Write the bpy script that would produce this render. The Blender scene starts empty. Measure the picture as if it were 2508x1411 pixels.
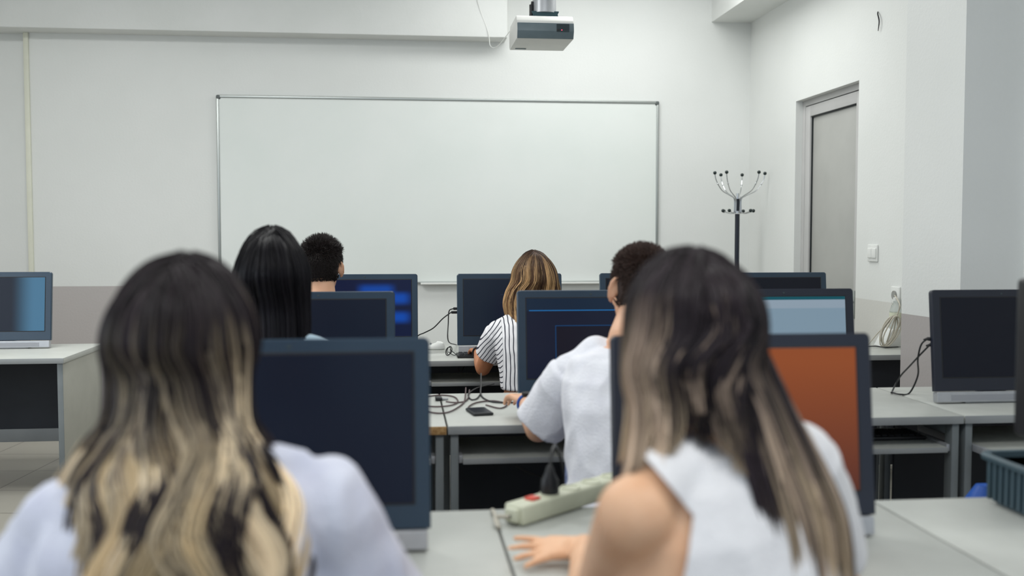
import bpy, bmesh, math, random
import numpy as np
from mathutils import Vector, Matrix, noise
random.seed(7); np.random.seed(7)
C = bpy.context.scene.collection
SC = bpy.context.scene

# ------------------------------------------------------------------ camera
F_PX, CX, CY = 2500.0, 1254.0, 705.5
CAM = Vector((0, 0, 1.36))
YAW, PITCH = math.atan(274 / 2500), math.atan(130.5 / 2500)
FWD = Vector((math.sin(YAW) * math.cos(PITCH), math.cos(YAW) * math.cos(PITCH), -math.sin(PITCH)))
RIGHT = Vector((math.cos(YAW), -math.sin(YAW), 0))
UP = RIGHT.cross(FWD)
cam_data = bpy.data.cameras.new('camera')
cam = bpy.data.objects.new('camera', cam_data); C.objects.link(cam)
cam.matrix_world = Matrix((( RIGHT.x, UP.x, -FWD.x, CAM.x), (RIGHT.y, UP.y, -FWD.y, CAM.y), (RIGHT.z, UP.z, -FWD.z, CAM.z), (0, 0, 0, 1)))
cam_data.sensor_width = 36; cam_data.lens = 36 * F_PX / 2508
cam_data.clip_start = .05; cam_data.clip_end = 60
cam_data.dof.use_dof = True; cam_data.dof.focus_distance = 5.4; cam_data.dof.aperture_fstop = 2.1
SC.camera = cam
def ray(u, v): return FWD * F_PX + RIGHT * (u - CX) - UP * (v - CY)
def P(u, v, Y):                     # world point on the plane y = Y seen at that pixel
    d = ray(u, v); return CAM + d * (Y / d.y)
def PZ(u, v, Z):                    # world point at height Z
    d = ray(u, v); return CAM + d * ((Z - CAM.z) / d.z)

# ------------------------------------------------------------------ light
SC.view_settings.view_transform = 'Standard'; SC.view_settings.look = 'None'
SC.view_settings.gamma = 1; SC.view_settings.use_curve_mapping = False
SC.view_settings.exposure = 0.0
w = bpy.data.worlds.new('world'); SC.world = w; w.use_nodes = True
w.node_tree.nodes['Background'].inputs[0].default_value = (.74, .86, 1.0, 1)
w.node_tree.nodes['Background'].inputs[1].default_value = 0.8
def area(name, loc, rot, sx, sy, power, col):
    l = bpy.data.lights.new(name, 'AREA'); l.shape = 'RECTANGLE'; l.size = sx; l.size_y = sy; l.energy = power; l.color = col
    o = bpy.data.objects.new(name, l); o.location = loc; o.rotation_euler = rot; C.objects.link(o); return o
WARM = (.985, 1.0, .98); COOL = (.88, .95, 1.0)
for lx, ly, pw in ((-1.0, .5, 30), (1.5, .6, 38), (-1.9, 5.0, 82), (.5, 3.6, 25), (1.5, 6.8, 42)):
    area('ceiling_light', (lx, ly, 3.54), (0, 0, 0), 1.8, 1.0, pw, WARM)
area('window_light', (-3.6, 2.2, 1.7), (0, math.radians(-90), 0), 1.5, 3.2, 40, COOL)

# ------------------------------------------------------------------ materials
def lin(c):
    return tuple(((x / 255) / 12.92 if x / 255 <= .04045 else ((x / 255 + .055) / 1.055) ** 2.4) for x in c) + (1,)
def mat(name, rgb, rough=.5, metal=0, **k):
    m = bpy.data.materials.new(name); m.use_nodes = True
    b = m.node_tree.nodes['Principled BSDF']
    b.inputs['Base Color'].default_value = lin(rgb); b.inputs['Roughness'].default_value = rough; b.inputs['Metallic'].default_value = metal
    for kk, v in k.items(): b.inputs[kk.replace('_', ' ')].default_value = v
    return m
def nn(m, t, **k):
    n = m.node_tree.nodes.new(t)
    for a, b in k.items(): setattr(n, a, b)
    return n
def lk(m, a, b): m.node_tree.links.new(a, b)
def bsdf(m): return m.node_tree.nodes['Principled BSDF']
def noisy(m, c1, c2, scale=6, bump=0, detail=4, stretch=(1, 1, 1), bscale=None):
    """base colour varies gently between two paints; optional fine bump"""
    tc = nn(m, 'ShaderNodeTexCoord'); mp = nn(m, 'ShaderNodeMapping'); mp.inputs['Scale'].default_value = stretch
    lk(m, tc.outputs['Object'], mp.inputs[0])
    n = nn(m, 'ShaderNodeTexNoise'); n.inputs['Scale'].default_value = scale; n.inputs['Detail'].default_value = detail
    lk(m, mp.outputs[0], n.inputs[0])
    r = nn(m, 'ShaderNodeValToRGB'); r.color_ramp.elements[0].color = lin(c1); r.color_ramp.elements[1].color = lin(c2)
    r.color_ramp.elements[0].position = .3; r.color_ramp.elements[1].position = .7
    lk(m, n.outputs[0], r.inputs[0]); lk(m, r.outputs[0], bsdf(m).inputs['Base Color'])
    if bump:
        n2 = nn(m, 'ShaderNodeTexNoise'); n2.inputs['Scale'].default_value = bscale or scale * 20; lk(m, mp.outputs[0], n2.inputs[0])
        bp = nn(m, 'ShaderNodeBump'); bp.inputs['Strength'].default_value = bump; bp.inputs['Distance'].default_value = .01
        lk(m, n2.outputs[0], bp.inputs['Height']); lk(m, bp.outputs[0], bsdf(m).inputs['Normal'])
    return m
def math_node(m, op, a, b=None, clamp=False):
    n = nn(m, 'ShaderNodeMath', operation=op); n.use_clamp = clamp
    for i, x in enumerate((a, b)):
        if x is None: continue
        if isinstance(x, (int, float)): n.inputs[i].default_value = x
        else: lk(m, x, n.inputs[i])
    return n.outputs[0]

def wall_paint(name, dado, dcol=(186, 180, 178), xend=None):
    """white paint above, grey-mauve oil paint dado below a sharp line at height dado"""
    m = mat(name, (226, 228, 226), .6)
    g = nn(m, 'ShaderNodeNewGeometry'); s = nn(m, 'ShaderNodeSeparateXYZ'); lk(m, g.outputs['Position'], s.inputs[0])
    n = nn(m, 'ShaderNodeTexNoise'); n.inputs['Scale'].default_value = 1.7; n.inputs['Detail'].default_value = 3
    lk(m, g.outputs['Position'], n.inputs[0])
    r = nn(m, 'ShaderNodeValToRGB'); r.color_ramp.elements[0].color = lin((223, 225, 222)); r.color_ramp.elements[1].color = lin((233, 234, 232)); lk(m, n.outputs[0], r.inputs[0])
    below = math_node(m, 'LESS_THAN', s.outputs[2], dado)
    if xend is not None: below = math_node(m, 'MULTIPLY', below, math_node(m, 'LESS_THAN', s.outputs[0], xend))
    mx = nn(m, 'ShaderNodeMix', data_type='RGBA'); lk(m, below, mx.inputs[0]); lk(m, r.outputs[0], mx.inputs[6]); mx.inputs[7].default_value = lin(dcol)
    lk(m, mx.outputs[2], bsdf(m).inputs['Base Color'])
    rr = math_node(m, 'MULTIPLY_ADD', below, -.25); m.node_tree.nodes[-1].inputs[2].default_value = .6; lk(m, rr, bsdf(m).inputs['Roughness'])
    n2 = nn(m, 'ShaderNodeTexNoise'); n2.inputs['Scale'].default_value = 60; lk(m, g.outputs['Position'], n2.inputs[0])
    bp = nn(m, 'ShaderNodeBump'); bp.inputs['Strength'].default_value = .08; bp.inputs['Distance'].default_value = .01; lk(m, n2.outputs[0], bp.inputs['Height']); lk(m, bp.outputs[0], bsdf(m).inputs['Normal'])
    return m
M = {}
M['wall'] = wall_paint('wall_paint', .961)
M['wall_f'] = wall_paint('front_wall_paint', .962, xend=-1.5)
M['wall_r'] = wall_paint('door_wall_paint', .961, (212, 211, 206))
M['plaster'] = noisy(mat('white_plaster', (228, 229, 227), .7), (224, 226, 223), (232, 233, 231), 2, .1)
M['ceiling'] = noisy(mat('ceiling_paint', (225, 226, 224), .8), (222, 223, 221), (228, 229, 228), 2, .05)
M['floor'] = mat('floor_tiles', (150, 146, 138), .35)
def floor_nodes(m):
    g = nn(m, 'ShaderNodeNewGeometry'); mp = nn(m, 'ShaderNodeMapping'); mp.inputs['Rotation'].default_value = (0, 0, .1); lk(m, g.outputs['Position'], mp.inputs[0])
    b = nn(m, 'ShaderNodeTexBrick'); b.offset = 0; b.inputs['Scale'].default_value = 1; b.inputs['Brick Width'].default_value = .45; b.inputs['Row Height'].default_value = .45
    b.inputs['Mortar Size'].default_value = .004; b.inputs['Color1'].default_value = lin((158, 154, 144)); b.inputs['Color2'].default_value = lin((150, 147, 138)); b.inputs['Mortar'].default_value = lin((105, 100, 94))
    lk(m, mp.outputs[0], b.inputs[0]); lk(m, b.outputs[0], bsdf(m).inputs['Base Color'])
floor_nodes(M['floor'])
M['board'] = noisy(mat('whiteboard_enamel', (232, 236, 232), .22), (228, 233, 229), (234, 237, 234), 1.5)
M['alu'] = mat('brushed_aluminium', (176, 180, 178), .38, .85)
M['alu_dark'] = mat('grey_plastic_corner', (92, 98, 98), .5)
M['laminate'] = noisy(mat('light_grey_laminate', (186, 188, 183), .42), (182, 184, 179), (190, 192, 187), 9, .02, bscale=220)
M['edge'] = noisy(mat('grey_edge_band', (150, 153, 154), .5), (146, 149, 150), (154, 157, 158), 8)
M['panel'] = noisy(mat('grey_beige_panel', (168, 167, 158), .55), (164, 163, 154), (172, 171, 162), 7)
M['legs'] = noisy(mat('grey_desk_leg', (118, 124, 126), .5), (114, 120, 122), (122, 128, 130), 7)
M['modesty'] = noisy(mat('dark_back_panel', (38, 42, 50), .6), (34, 38, 46), (42, 46, 54), 5)
M['chip'] = noisy(mat('bare_chipboard', (176, 140, 92), .8), (150, 112, 66), (196, 162, 112), 90)
M['bezel'] = noisy(mat('slate_black_plastic', (38, 58, 76), .32), (36, 56, 74), (40, 60, 78), 5)
M['bezel_dark'] = noisy(mat('navy_black_plastic', (27, 32, 46), .35), (25, 30, 44), (29, 34, 48), 5)
M['silver'] = noisy(mat('silver_plastic', (176, 178, 182), .35, .35), (172, 174, 178), (180, 182, 186), 30)
M['black'] = noisy(mat('black_plastic', (18, 19, 23), .45), (16, 17, 21), (21, 22, 26), 20)
M['cable'] = mat('black_cable_rubber', (24, 25, 30), .45)
M['cable_brown'] = mat('dark_red_brown_cable', (78, 58, 60), .5)
M['cable_cream'] = mat('cream_cable', (188, 182, 168), .5)
M['cream'] = noisy(mat('cream_plastic', (206, 208, 186), .45), (202, 204, 182), (210, 212, 190), 25)
M['white'] = noisy(mat('white_plastic', (232, 233, 230), .35), (229, 230, 227), (235, 236, 233), 25)
M['trunk'] = noisy(mat('cream_trunking', (224, 224, 208), .5), (221, 221, 205), (227, 227, 211), 8)
M['chrome'] = mat('chrome', (200, 202, 204), .18, 1.0)
M['knob'] = mat('dark_green_black_ball', (14, 34, 34), .18)
M['pole'] = mat('black_lacquered_tube', (20, 26, 40), .3)
M['doorframe'] = noisy(mat('grey_door_profile', (186, 185, 184), .45), (182, 181, 180), (190, 189, 188), 5)
M['doorpanel'] = noisy(mat('grey_door_panel', (172, 172, 168), .5), (168, 168, 164), (176, 176, 172), 3)
M['seal'] = mat('black_rubber_seal', (16, 24, 28), .6)
M['proj'] = noisy(mat('projector_white', (214, 214, 210), .45), (211, 211, 207), (217, 217, 213), 12)
M['projgrey'] = noisy(mat('projector_grey', (98, 112, 118), .4), (94, 108, 114), (102, 116, 122), 14)
M['projdark'] = mat('projector_dark_grille', (52, 66, 70), .6)
M['teal'] = mat('teal_metal_mount', (38, 66, 72), .4, .3)
M['basket'] = noisy(mat('grey_blue_basket_plastic', (62, 82, 92), .5), (58, 78, 88), (66, 86, 96), 12)
M['blue'] = noisy(mat('blue_plastic', (20, 80, 170), .5), (18, 74, 160), (24, 86, 178), 12)
M['red'] = mat('red_rocker_switch', (214, 62, 36), .4)
M['clear'] = mat('clear_bottle_plastic', (236, 242, 242), .12, 0, Transmission_Weight=.85, IOR=1.3)
M['phone'] = mat('black_phone_glass', (22, 24, 28), .12)
M['phonecase'] = mat('black_phone_case', (30, 34, 36), .6)
M['chairfab'] = noisy(mat('black_chair_fabric', (24, 25, 32), .9), (20, 21, 28), (28, 29, 36), 80, .3)
M['jeans'] = noisy(mat('blue_jeans', (38, 56, 104), .85), (30, 46, 90), (48, 68, 118), 40, .3)
M['dark_trousers'] = noisy(mat('dark_trousers', (28, 30, 40), .9), (24, 26, 36), (33, 35, 46), 40, .3)
M['eye'] = mat('eye_white', (235, 232, 226), .2)

# ------------------------------------------------------------------ mesh helpers
class MB:
    def __init__(s): s.bm = bmesh.new()
    def _add(s, geom_fn):
        b2 = bmesh.new(); geom_fn(b2)
        me = bpy.data.meshes.new('tmp'); b2.to_mesh(me); b2.free(); s.bm.from_mesh(me); bpy.data.meshes.remove(me); return s
    def box(s, x0, x1, y0, y1, z0, z1, bev=0, seg=2, mtx=None):
        def f(b):
            bmesh.ops.create_cube(b, size=1)
            for v in b.verts: v.co = Vector(((x0 + x1) / 2 + v.co.x * (x1 - x0), (y0 + y1) / 2 + v.co.y * (y1 - y0), (z0 + z1) / 2 + v.co.z * (z1 - z0)))
            if bev: bmesh.ops.bevel(b, geom=list(b.edges), offset=bev, segments=seg, affect='EDGES', profile=.5)
            if mtx: b.transform(mtx)
        return s._add(f)
    def prism(s, pts, h, mtx=None, bev=0):
        """closed 2-D outline in xy, extruded by h in z, then moved by mtx"""
        def f(b):
            vs = [b.verts.new((p[0], p[1], 0)) for p in pts]; fc = b.faces.new(vs)
            r = bmesh.ops.extrude_face_region(b, geom=[fc])
            for v in [g for g in r['geom'] if isinstance(g, bmesh.types.BMVert)]: v.co.z += h
            bmesh.ops.recalc_face_normals(b, faces=list(b.faces))
            if bev: bmesh.ops.bevel(b, geom=list(b.edges), offset=bev, segments=2, affect='EDGES', profile=.5)
            if mtx: b.transform(mtx)
        return s._add(f)
    def rings(s, rings, cap=True, closed_u=True):
        vs = [[s.bm.verts.new(p) for p in r] for r in rings]; n = len(rings[0])
        for a, b in zip(vs, vs[1:]):
            for i in range(n if closed_u else n - 1):
                s.bm.faces.new((a[i], a[(i + 1) % n], b[(i + 1) % n], b[i]))
        if cap: s.bm.faces.new(list(reversed(vs[0]))); s.bm.faces.new(vs[-1])
        return s
    def tube(s, pts, r, seg=8, cap=True):
        pts = [Vector(p) for p in pts]; n = len(pts)
        rr = r if isinstance(r, (list, tuple)) else [r] * n
        t0 = (pts[1] - pts[0]).normalized(); a = t0.orthogonal().normalized(); out = []
        for i in range(n):
            t = (pts[min(i + 1, n - 1)] - pts[max(i - 1, 0)]).normalized()
            a = (a - t * a.dot(t)).normalized(); b = t.cross(a)
            out.append([pts[i] + (a * math.cos(2 * math.pi * k / seg) + b * math.sin(2 * math.pi * k / seg)) * rr[i] for k in range(seg)])
        return s.rings(out, cap)
    def cyl(s, a, b, r, seg=20, r2=None): return s.tube([a, b], [r, r if r2 is None else r2], seg)
    def lathe(s, prof, c=(0, 0, 0), seg=24):
        return s.rings([[Vector((c[0] + r * math.cos(2 * math.pi * k / seg), c[1] + r * math.sin(2 * math.pi * k / seg), c[2] + z)) for k in range(seg)] for r, z in prof])
    def ell(s, c, r, seg=20, rot=None):
        c = Vector(c); rot = rot or Matrix.Identity(3); out = []
        n = max(8, seg // 2 + 2)
        for i in range(n):
            th = .06 + (math.pi - .12) * i / (n - 1)
            out.append([c + rot @ Vector((r[0] * math.sin(th) * math.cos(2 * math.pi * k / seg), r[1] * math.sin(th) * math.sin(2 * math.pi * k / seg), r[2] * math.cos(th))) for k in range(seg)])
        return s.rings(out)
    def cap(s, a, b, ra, rb, seg=18):
        """tapered capsule"""
        a = Vector(a); b = Vector(b); d = b - a; L = max(d.length, 1e-5); t = d / L; pts = []; rr = []
        for k in range(5):
            th = math.pi / 2 * (k / 5 + .08); pts.append(a - t * ra * math.cos(th)); rr.append(ra * math.sin(th))
        pts.append(a); rr.append(ra); pts.append(b); rr.append(rb)
        for k in range(4, -1, -1):
            th = math.pi / 2 * (k / 5 + .08); pts.append(b + t * rb * math.cos(th)); rr.append(rb * math.sin(th))
        return s.tube(pts, rr, seg)
    def chain(s, pts, rr, seg=18):
        for i in range(len(pts) - 1): s.cap(pts[i], pts[i + 1], rr[i], rr[i + 1], seg)
        return s
    def build(s, name, m, parent=None, origin=None, smooth=True, ang=35):
        bmesh.ops.recalc_face_normals(s.bm, faces=list(s.bm.faces))
        o = Vector(origin) if origin is not None else (parent.location if parent else Vector((0, 0, 0)))
        s.bm.transform(Matrix.Translation(-o))
        me = bpy.data.meshes.new(name); s.bm.to_mesh(me); s.bm.free()
        me.materials.append(m)
        if smooth:
            me.polygons.foreach_set('use_smooth', [True] * len(me.polygons))
            me.set_sharp_from_angle(angle=math.radians(ang))
        ob = bpy.data.objects.new(name, me); C.objects.link(ob)
        if parent:
            ob.parent = parent
            g = parent; off = Vector((0, 0, 0))
            ob.location = o - wloc(parent)
        else: ob.location = o
        return ob
def wloc(o):
    v = Vector(o.location)
    while o.parent: o = o.parent; v += o.location
    return v
_b = MB.build
def _build(s, name, m, parent=None, origin=None, smooth=True, ang=35):
    if origin is None and parent is not None: origin = wloc(parent)
    return _b(s, name, m, parent, origin, smooth, ang)
MB.build = _build
def tag(o, label, cat, group=None):
    o['label'] = label; o['category'] = cat
    if group: o['group'] = group
    return o
def thing(name, loc, label, cat, group=None):
    o = bpy.data.objects.new(name, None); C.objects.link(o); o.location = loc; o.empty_display_size = .05
    return tag(o, label, cat, group)
def struct(name, mb, m, **k):
    o = mb.build(name, m, **k); o['kind'] = 'structure'; return o
def bez(pts, n=8):
    """Catmull-Rom through points"""
    pts = [Vector(p) for p in pts]; q = [pts[0] * 2 - pts[1]] + pts + [pts[-1] * 2 - pts[-2]]; out = []
    for i in range(len(pts) - 1):
        a, b, c, d = q[i:i + 4]
        for k in range(n):
            t = k / n
            out.append(.5 * ((2 * b) + (c - a) * t + (2 * a - 5 * b + 4 * c - d) * t * t + (3 * b - a - 3 * c + d) * t ** 3))
    return out + [pts[-1]]
# ------------------------------------------------------------------ room
YB, DESK, CEIL = 8.2, .72, 3.6
def wall_x(Y): return 2.868
struct('floor', MB().box(-3.8, 4.2, -2.6, 8.5, -.1, 0), M['floor'], smooth=False)
struct('ceiling', MB().box(-3.8, 4.2, -2.6, 8.5, 3.6, 3.7), M['ceiling'], smooth=False)
# front wall: the main face, a shallow set-back strip at its far left end
xl = P(68, 400, YB).x
struct('wall_front', MB().box(xl, 3.2, YB, YB + .2, 0, CEIL), M['wall_f'], smooth=False)
struct('wall_front_recess', MB().box(-3.8, xl + .001, YB + .05, YB + .2, 0, CEIL), M['wall'], smooth=False)
struct('wall_left', MB().box(-3.8, -3.7, -2.6, .4, 0, CEIL).box(-3.8, -3.7, .4, 4.0, 0, .9).box(-3.8, -3.7, .4, 4.0, 2.5, CEIL).box(-3.8, -3.7, 4.0, 8.4, 0, CEIL), M['wall'], smooth=False)
struct('trim_1', MB().box(-3.7, P(1243, 100, 7.99).x, 7.99, YB + .05, 2.893, CEIL, .006), M['plaster'])       # beam along the front wall
tr = MB()
tr.box(xl - .006, xl + .03, YB - .022, YB, 0, 2.893, .003)
struct('trim_2', tr, M['trunk'])
# right wall with the door opening
dY0, dY1, dZ = 6.185, 7.212, 2.328
def wall_seg(mb, y0, y1, z0, z1, t=.25, inset=0):
    pts = [(wall_x(y0) + inset, y0), (wall_x(y1) + inset, y1), (wall_x(y1) + t, y1), (wall_x(y0) + t, y0)]
    return mb.prism(pts, z1 - z0, Matrix.Translation((0, 0, z0)))
wr = MB(); wall_seg(wr, 4.4, dY0, 0, CEIL); wall_seg(wr, dY1, YB + .2, 0, CEIL); wall_seg(wr, dY0, dY1, dZ, CEIL)
struct('wall_right', wr, M['wall_r'], smooth=False)
cy0, cy1 = 4.44, 4.93
cx0, cx1 = P(2352, 700, cy0).x, P(2211, 600, cy1).x
wc = MB().prism([(cx0, cy0), (4.2, cy0), (4.2, cy1), (cx1, cy1)], CEIL)
struct('wall_right_column', wc, M['wall'], smooth=False)
struct('wall_right_near', MB().box(4.1, 4.2, -2.6, 4.44, 0, CEIL), M['wall'], smooth=False)
bx = P(1743, 52, YB).x
wb = MB().prism([(bx, YB), (wall_x(YB) + .1, YB), (wall_x(4.75) + .1, 4.95), (bx, 4.95)], .52, Matrix.Translation((0, 0, 3.092)))
struct('trim_3', wb, M['plaster'], smooth=False)
# door
def slab(y0, y1, z0, z1, i0, i1, bev=.003):
    return MB().prism([(wall_x(y0) + i0, y0), (wall_x(y1) + i0, y1), (wall_x(y1) + i1, y1), (wall_x(y0) + i1, y0)], z1 - z0, Matrix.Translation((0, 0, z0)), bev)
def frame(y0, y1, z1, w, i0, i1, wz=None):
    mb = MB(); wz = wz or w
    for a, b, c, d in ((y0, y0 + w, 0, z1), (y1 - w, y1, 0, z1), (y0 + w, y1 - w, z1 - wz, z1)):
        mb.prism([(wall_x(a) + i0, a), (wall_x(b) + i0, b), (wall_x(b) + i1, b), (wall_x(a) + i1, a)], d - c, Matrix.Translation((0, 0, c)), .002)
    return mb
d = bpy.data.objects.new('door_1', None); C.objects.link(d); d.location = (wall_x(6.7), 6.7, 0); d['kind'] = 'structure'
frame(dY0, dY1, dZ, .05, .05, .15, .042).build('door_frame', M['doorframe'], d)
frame(dY0 + .05, dY1 - .05, dZ - .042, .008, .057, .15).build('seal', M['seal'], d)
frame(dY0 + .056, dY1 - .056, dZ - .048, .085, .05, .13, .075).build('door_sash', M['doorframe'], d)
frame(dY0 + .14, dY1 - .14, dZ - .122, .010, .062, .13).build('seal', M['seal'], d)
slab(dY0 + .148, dY1 - .148, .1, dZ - .13, .072, .12).build('door_panel', M['doorpanel'], d)
hd = MB(); hy = dY0 + .10
hd.box(wall_x(hy) + .03, wall_x(hy) + .052, hy - .018, hy + .018, .82, 1.0, .004)
hd.tube(bez([(wall_x(hy) + .04, hy, .93), (wall_x(hy) - .005, hy, .93), (wall_x(hy) - .01, hy + .03, .93), (wall_x(hy) - .01, hy + .11, .93)], 4), .008)
hd.build('door_handle', M['alu'], d)

# ------------------------------------------------------------------ whiteboard
a, b, c_ = P(530, 233, YB), P(1613, 253, YB), P(1000, 694, YB)
wx0, wx1, wz1, wz0 = a.x, b.x, a.z, c_.z
t = thing('whiteboard', ((wx0 + wx1) / 2, YB, wz0), 'wide white writing board with thin aluminium frame on the front wall', 'whiteboard')
MB().box(wx0 + .008, wx1 - .008, YB - .018, YB - .001, wz0 + .01, wz1 - .008).build('board_surface', M['board'], t)
fr = MB(); fw = .022
fr.box(wx0 + .02, wx1 - .02, YB - .028, YB - .004, wz1 - fw, wz1, .006, 3)
fr.box(wx0 + .02, wx1 - .02, YB - .028, YB - .004, wz0, wz0 + .015, .004, 3)
fr.box(wx0, wx0 + fw, YB - .028, YB - .004, wz0 + .02, wz1 - .02, .006, 3)
fr.box(wx1 - fw, wx1, YB - .028, YB - .004, wz0 + .02, wz1 - .02, .006, 3)
fr.build('board_frame', M['alu'], t)
for x, z in ((wx0, wz1), (wx1, wz1), (wx0, wz0), (wx1, wz0)):
    MB().box(min(x, x + (.034 if x == wx0 else -.034)), max(x, x + (.034 if x == wx0 else -.034)), YB - .031, YB - .002, min(z, z + (.034 if z == wz0 else -.034)), max(z, z + (.034 if z == wz0 else -.034)), .011, 4).build('corner_cap', M['alu_dark'], t, ).__setitem__('label', 'dark grey corner cap')
tx0, tx1 = P(1030, 690, YB).x, P(1480, 690, YB).x
MB().box(tx0, tx1, YB - .075, YB - .018, wz0 - .008, wz0 + .006, .004).build('pen_tray', M['white'], t)

# ------------------------------------------------------------------ projector
pY = 6.3; p0 = P(1265, 35, pY); p1 = P(1405, 97, pY); px0, px1, pz1, pz0 = p0.x, p1.x, p0.z, p1.z
t = thing('projector', ((px0 + px1) / 2, pY + .25, pz1), 'white and grey projector hanging from the ceiling above the whiteboard', 'projector')
prof = [(pY, pz0 + .0), (pY - .018, pz0 + .055), (pY, pz1 - .035), (pY + .03, pz1), (pY + .36, pz1), (pY + .42, pz1 - .05), (pY + .42, pz0 + .02), (pY + .40, pz0)]
mtx = Matrix(((0, 0, 1, px0), (1, 0, 0, 0), (0, 1, 0, 0), (0, 0, 0, 1)))
MB().prism(prof, px1 - px0, mtx, .006).build('casing', M['proj'], t)
prof2 = [(pY - .006, pz0 + .002), (pY - .026, pz0 + .045), (pY - .02, pz1 - .052), (pY + .01, pz1 - .05), (pY + .01, pz0 + .002)]
mtx2 = Matrix(((0, 0, 1, px0 + .004), (1, 0, 0, 0), (0, 1, 0, 0), (0, 0, 0, 1)))
rp = MB().prism(prof2, px1 - px0 - .006, mtx2, .002).build('rear_panel', M['projgrey'], t)
g = MB(); gx = px0 + (px1 - px0) * .69
for k in range(14): g.box(gx, gx + .078, pY - .0275, pY - .02, pz1 - .058 - k * .0035 - .002, pz1 - .058 - k * .0035)
g.box(gx, gx + .078, pY - .0255, pY - .021, pz1 - .106, pz1 - .058)
g.build('vent_grille', M['projdark'], rp)
MB().box(gx, gx + .018, pY - .0285, pY - .02, pz0 + .045, pz0 + .058, .001).build('infrared_window', M['black'], rp)
led = mat('red_led', (255, 90, 110), .4, Emission_Color=lin((255, 60, 90)), Emission_Strength=3)
MB().ell((gx + .032, pY - .027, pz0 + .0515), (.003, .002, .003), 10).build('indicator_light', led, rp)
MB().box(px0 + .03, px0 + .1, pY + .33, pY + .345, pz0 - .004, pz0 + .002).build('foot', M['projgrey'], t)
c = P(1333, 20, pY + .2)
mt = thing('projector_mount', (c.x, c.y, pz1 + .03), 'silver and dark teal ceiling bracket carrying the projector', 'projector mount')
MB().cyl((c.x, c.y, pz1 + .05), (c.x, c.y, CEIL), .075, 32).build('column', M['silver'], mt)
MB().rings([[Vector((c.x + sx * w, c.y + sy * .05, z)) for sx, sy in ((-1, -1), (1, -1), (1, 1), (-1, 1))] for z, w in ((pz1 - .002, .095), (pz1 + .012, .088), (pz1 + .035, .078), (pz1 + .05, .086), (pz1 + .056, .086))]).build('bracket', M['teal'], mt)
MB().cyl((c.x - .095, c.y - .02, pz1 + .005), (c.x - .078, c.y - .02, pz1 + .12), .008).cyl((c.x - .085, c.y - .02, pz1 + .03), (c.x - .085, c.y - .02, pz1 + .10), .013).build('adjusting_screw', M['black'], mt)
cb = MB().tube(bez([(px0 + .01, pY + .3, pz1 - .02), (px0 - .03, 7.2, pz1 - .03), (px0 - .02, 7.9, pz1 + .10), (px0 - .03, 7.984, pz1 + .22), (px0 - .12, 7.984, pz1 + .50), (px0 - .12, 7.984, CEIL)], 6), .003)
tag(cb.build('projector_cable', M['white']), 'thin white cable from the projector up the front beam', 'cable')

# ------------------------------------------------------------------ wall fittings
def on_wall(u, v):
    d = ray(u, v); return CAM + d * (2.868 / d.x)
p = on_wall(2140, 620)
t = thing('light_switch', p, 'white light switch on the wall between door and column', 'light switch')
rotz = Matrix.Identity(4)
def wbox(p, w, z0, z1, d0, d1, bev, dy=0): return MB().box(-d1, -d0, dy - w / 2, dy + w / 2, z0, z1, bev, 3, Matrix.Translation(p) @ rotz)
wbox(p, .125, -.052, .052, 0, .012, .005).build('switch_plate', M['white'], t)
wbox(p, .05, -.03, .03, .011, .02, .004, .022).build('rocker', M['white'], t)
wbox(p, .05, -.03, .03, .011, .02, .004, -.032).build('rocker', M['white'], t)
p = on_wall(2196, 723)
t = thing('wall_socket', p, 'white wall power socket above the desk by the column', 'socket')
wbox(p, .10, -.05, .05, 0, .012, .005).build('socket_plate', M['white'], t)
MB().tube([p + Vector((-.02, 0, 0)), p + Vector((-.006, 0, 0))], .026, 20).build('socket_ring', mat('grey_socket_well', (150, 150, 146), .5), t)
p = on_wall(2152, 55)
tag(MB().tube(bez([p + Vector((.01, .03, .075)), p + Vector((-.012, -.01, .05)), p + Vector((-.014, -.035, .0)), p + Vector((-.012, -.02, -.055))], 6), [.002 + .0022 * math.sin(math.pi * i / 18) for i in range(19)]).build('wire_stub', M['cable']), 'short dark wire curling out high on the right wall', 'wire')

# ------------------------------------------------------------------ coat stand
cY = 7.75; cc = P(1806, 520, cY); cx_ = cc.x
t = thing('coat_stand', (cx_, cY, 0), 'black coat stand with chrome arms and dark balls in the corner', 'coat stand')
MB().cyl((cx_, cY, .05), (cx_, cY, P(1806, 524, cY).z), .0185, 20).build('pole', M['pole'], t)
MB().cyl((cx_, cY, P(1806, 518, cY).z), (cx_, cY, P(1806, 487, cY).z), .017, 20).build('pole', M['pole'], t)
zt = P(1806, 486, cY).z; zl = P(1806, 519, cY).z; zk = P(1806, 425, cY).z
MB().cyl((cx_, cY, zt - .004), (cx_, cY, zt + .012), .026).cyl((cx_, cY, zt + .010), (cx_, cY, zt + .04), .012).build('collar', M['chrome'], t)
MB().cyl((cx_, cY, zl - .012), (cx_, cY, zl + .006), .027).build('collar', M['chrome'], t)
MB().lathe([(.19, .0), (.19, .012), (.15, .03), (.03, .06), (.02, .10)], (cx_, cY, 0), 32).build('base', M['pole'], t)
for k, az in enumerate((196, 228, 110, 300, 62, 352)):
    ca, sa = math.cos(math.radians(az)), math.sin(math.radians(az))
    R = .21
    pts = bez([(cx_ + ca * .03, cY + sa * .03, zl), (cx_ + ca * .03, cY + sa * .03, zt - .01), (cx_ + ca * .06, cY + sa * .06, zt + .018), (cx_ + ca * R * .68, cY + sa * R * .68, zt + .06), (cx_ + ca * R * .93, cY + sa * R * .93, zk - .06), (cx_ + ca * R, cY + sa * R, zk - .008)], 6)
    arm = MB().tube(pts, .0042, 8).ell(pts[-9], (.008, .008, .008), 10).build('arm', M['chrome'], t)
    MB().ell((cx_ + ca * R, cY + sa * R, zk), (.0138, .0138, .0138), 16).build('ball', M['knob'], arm)
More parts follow.
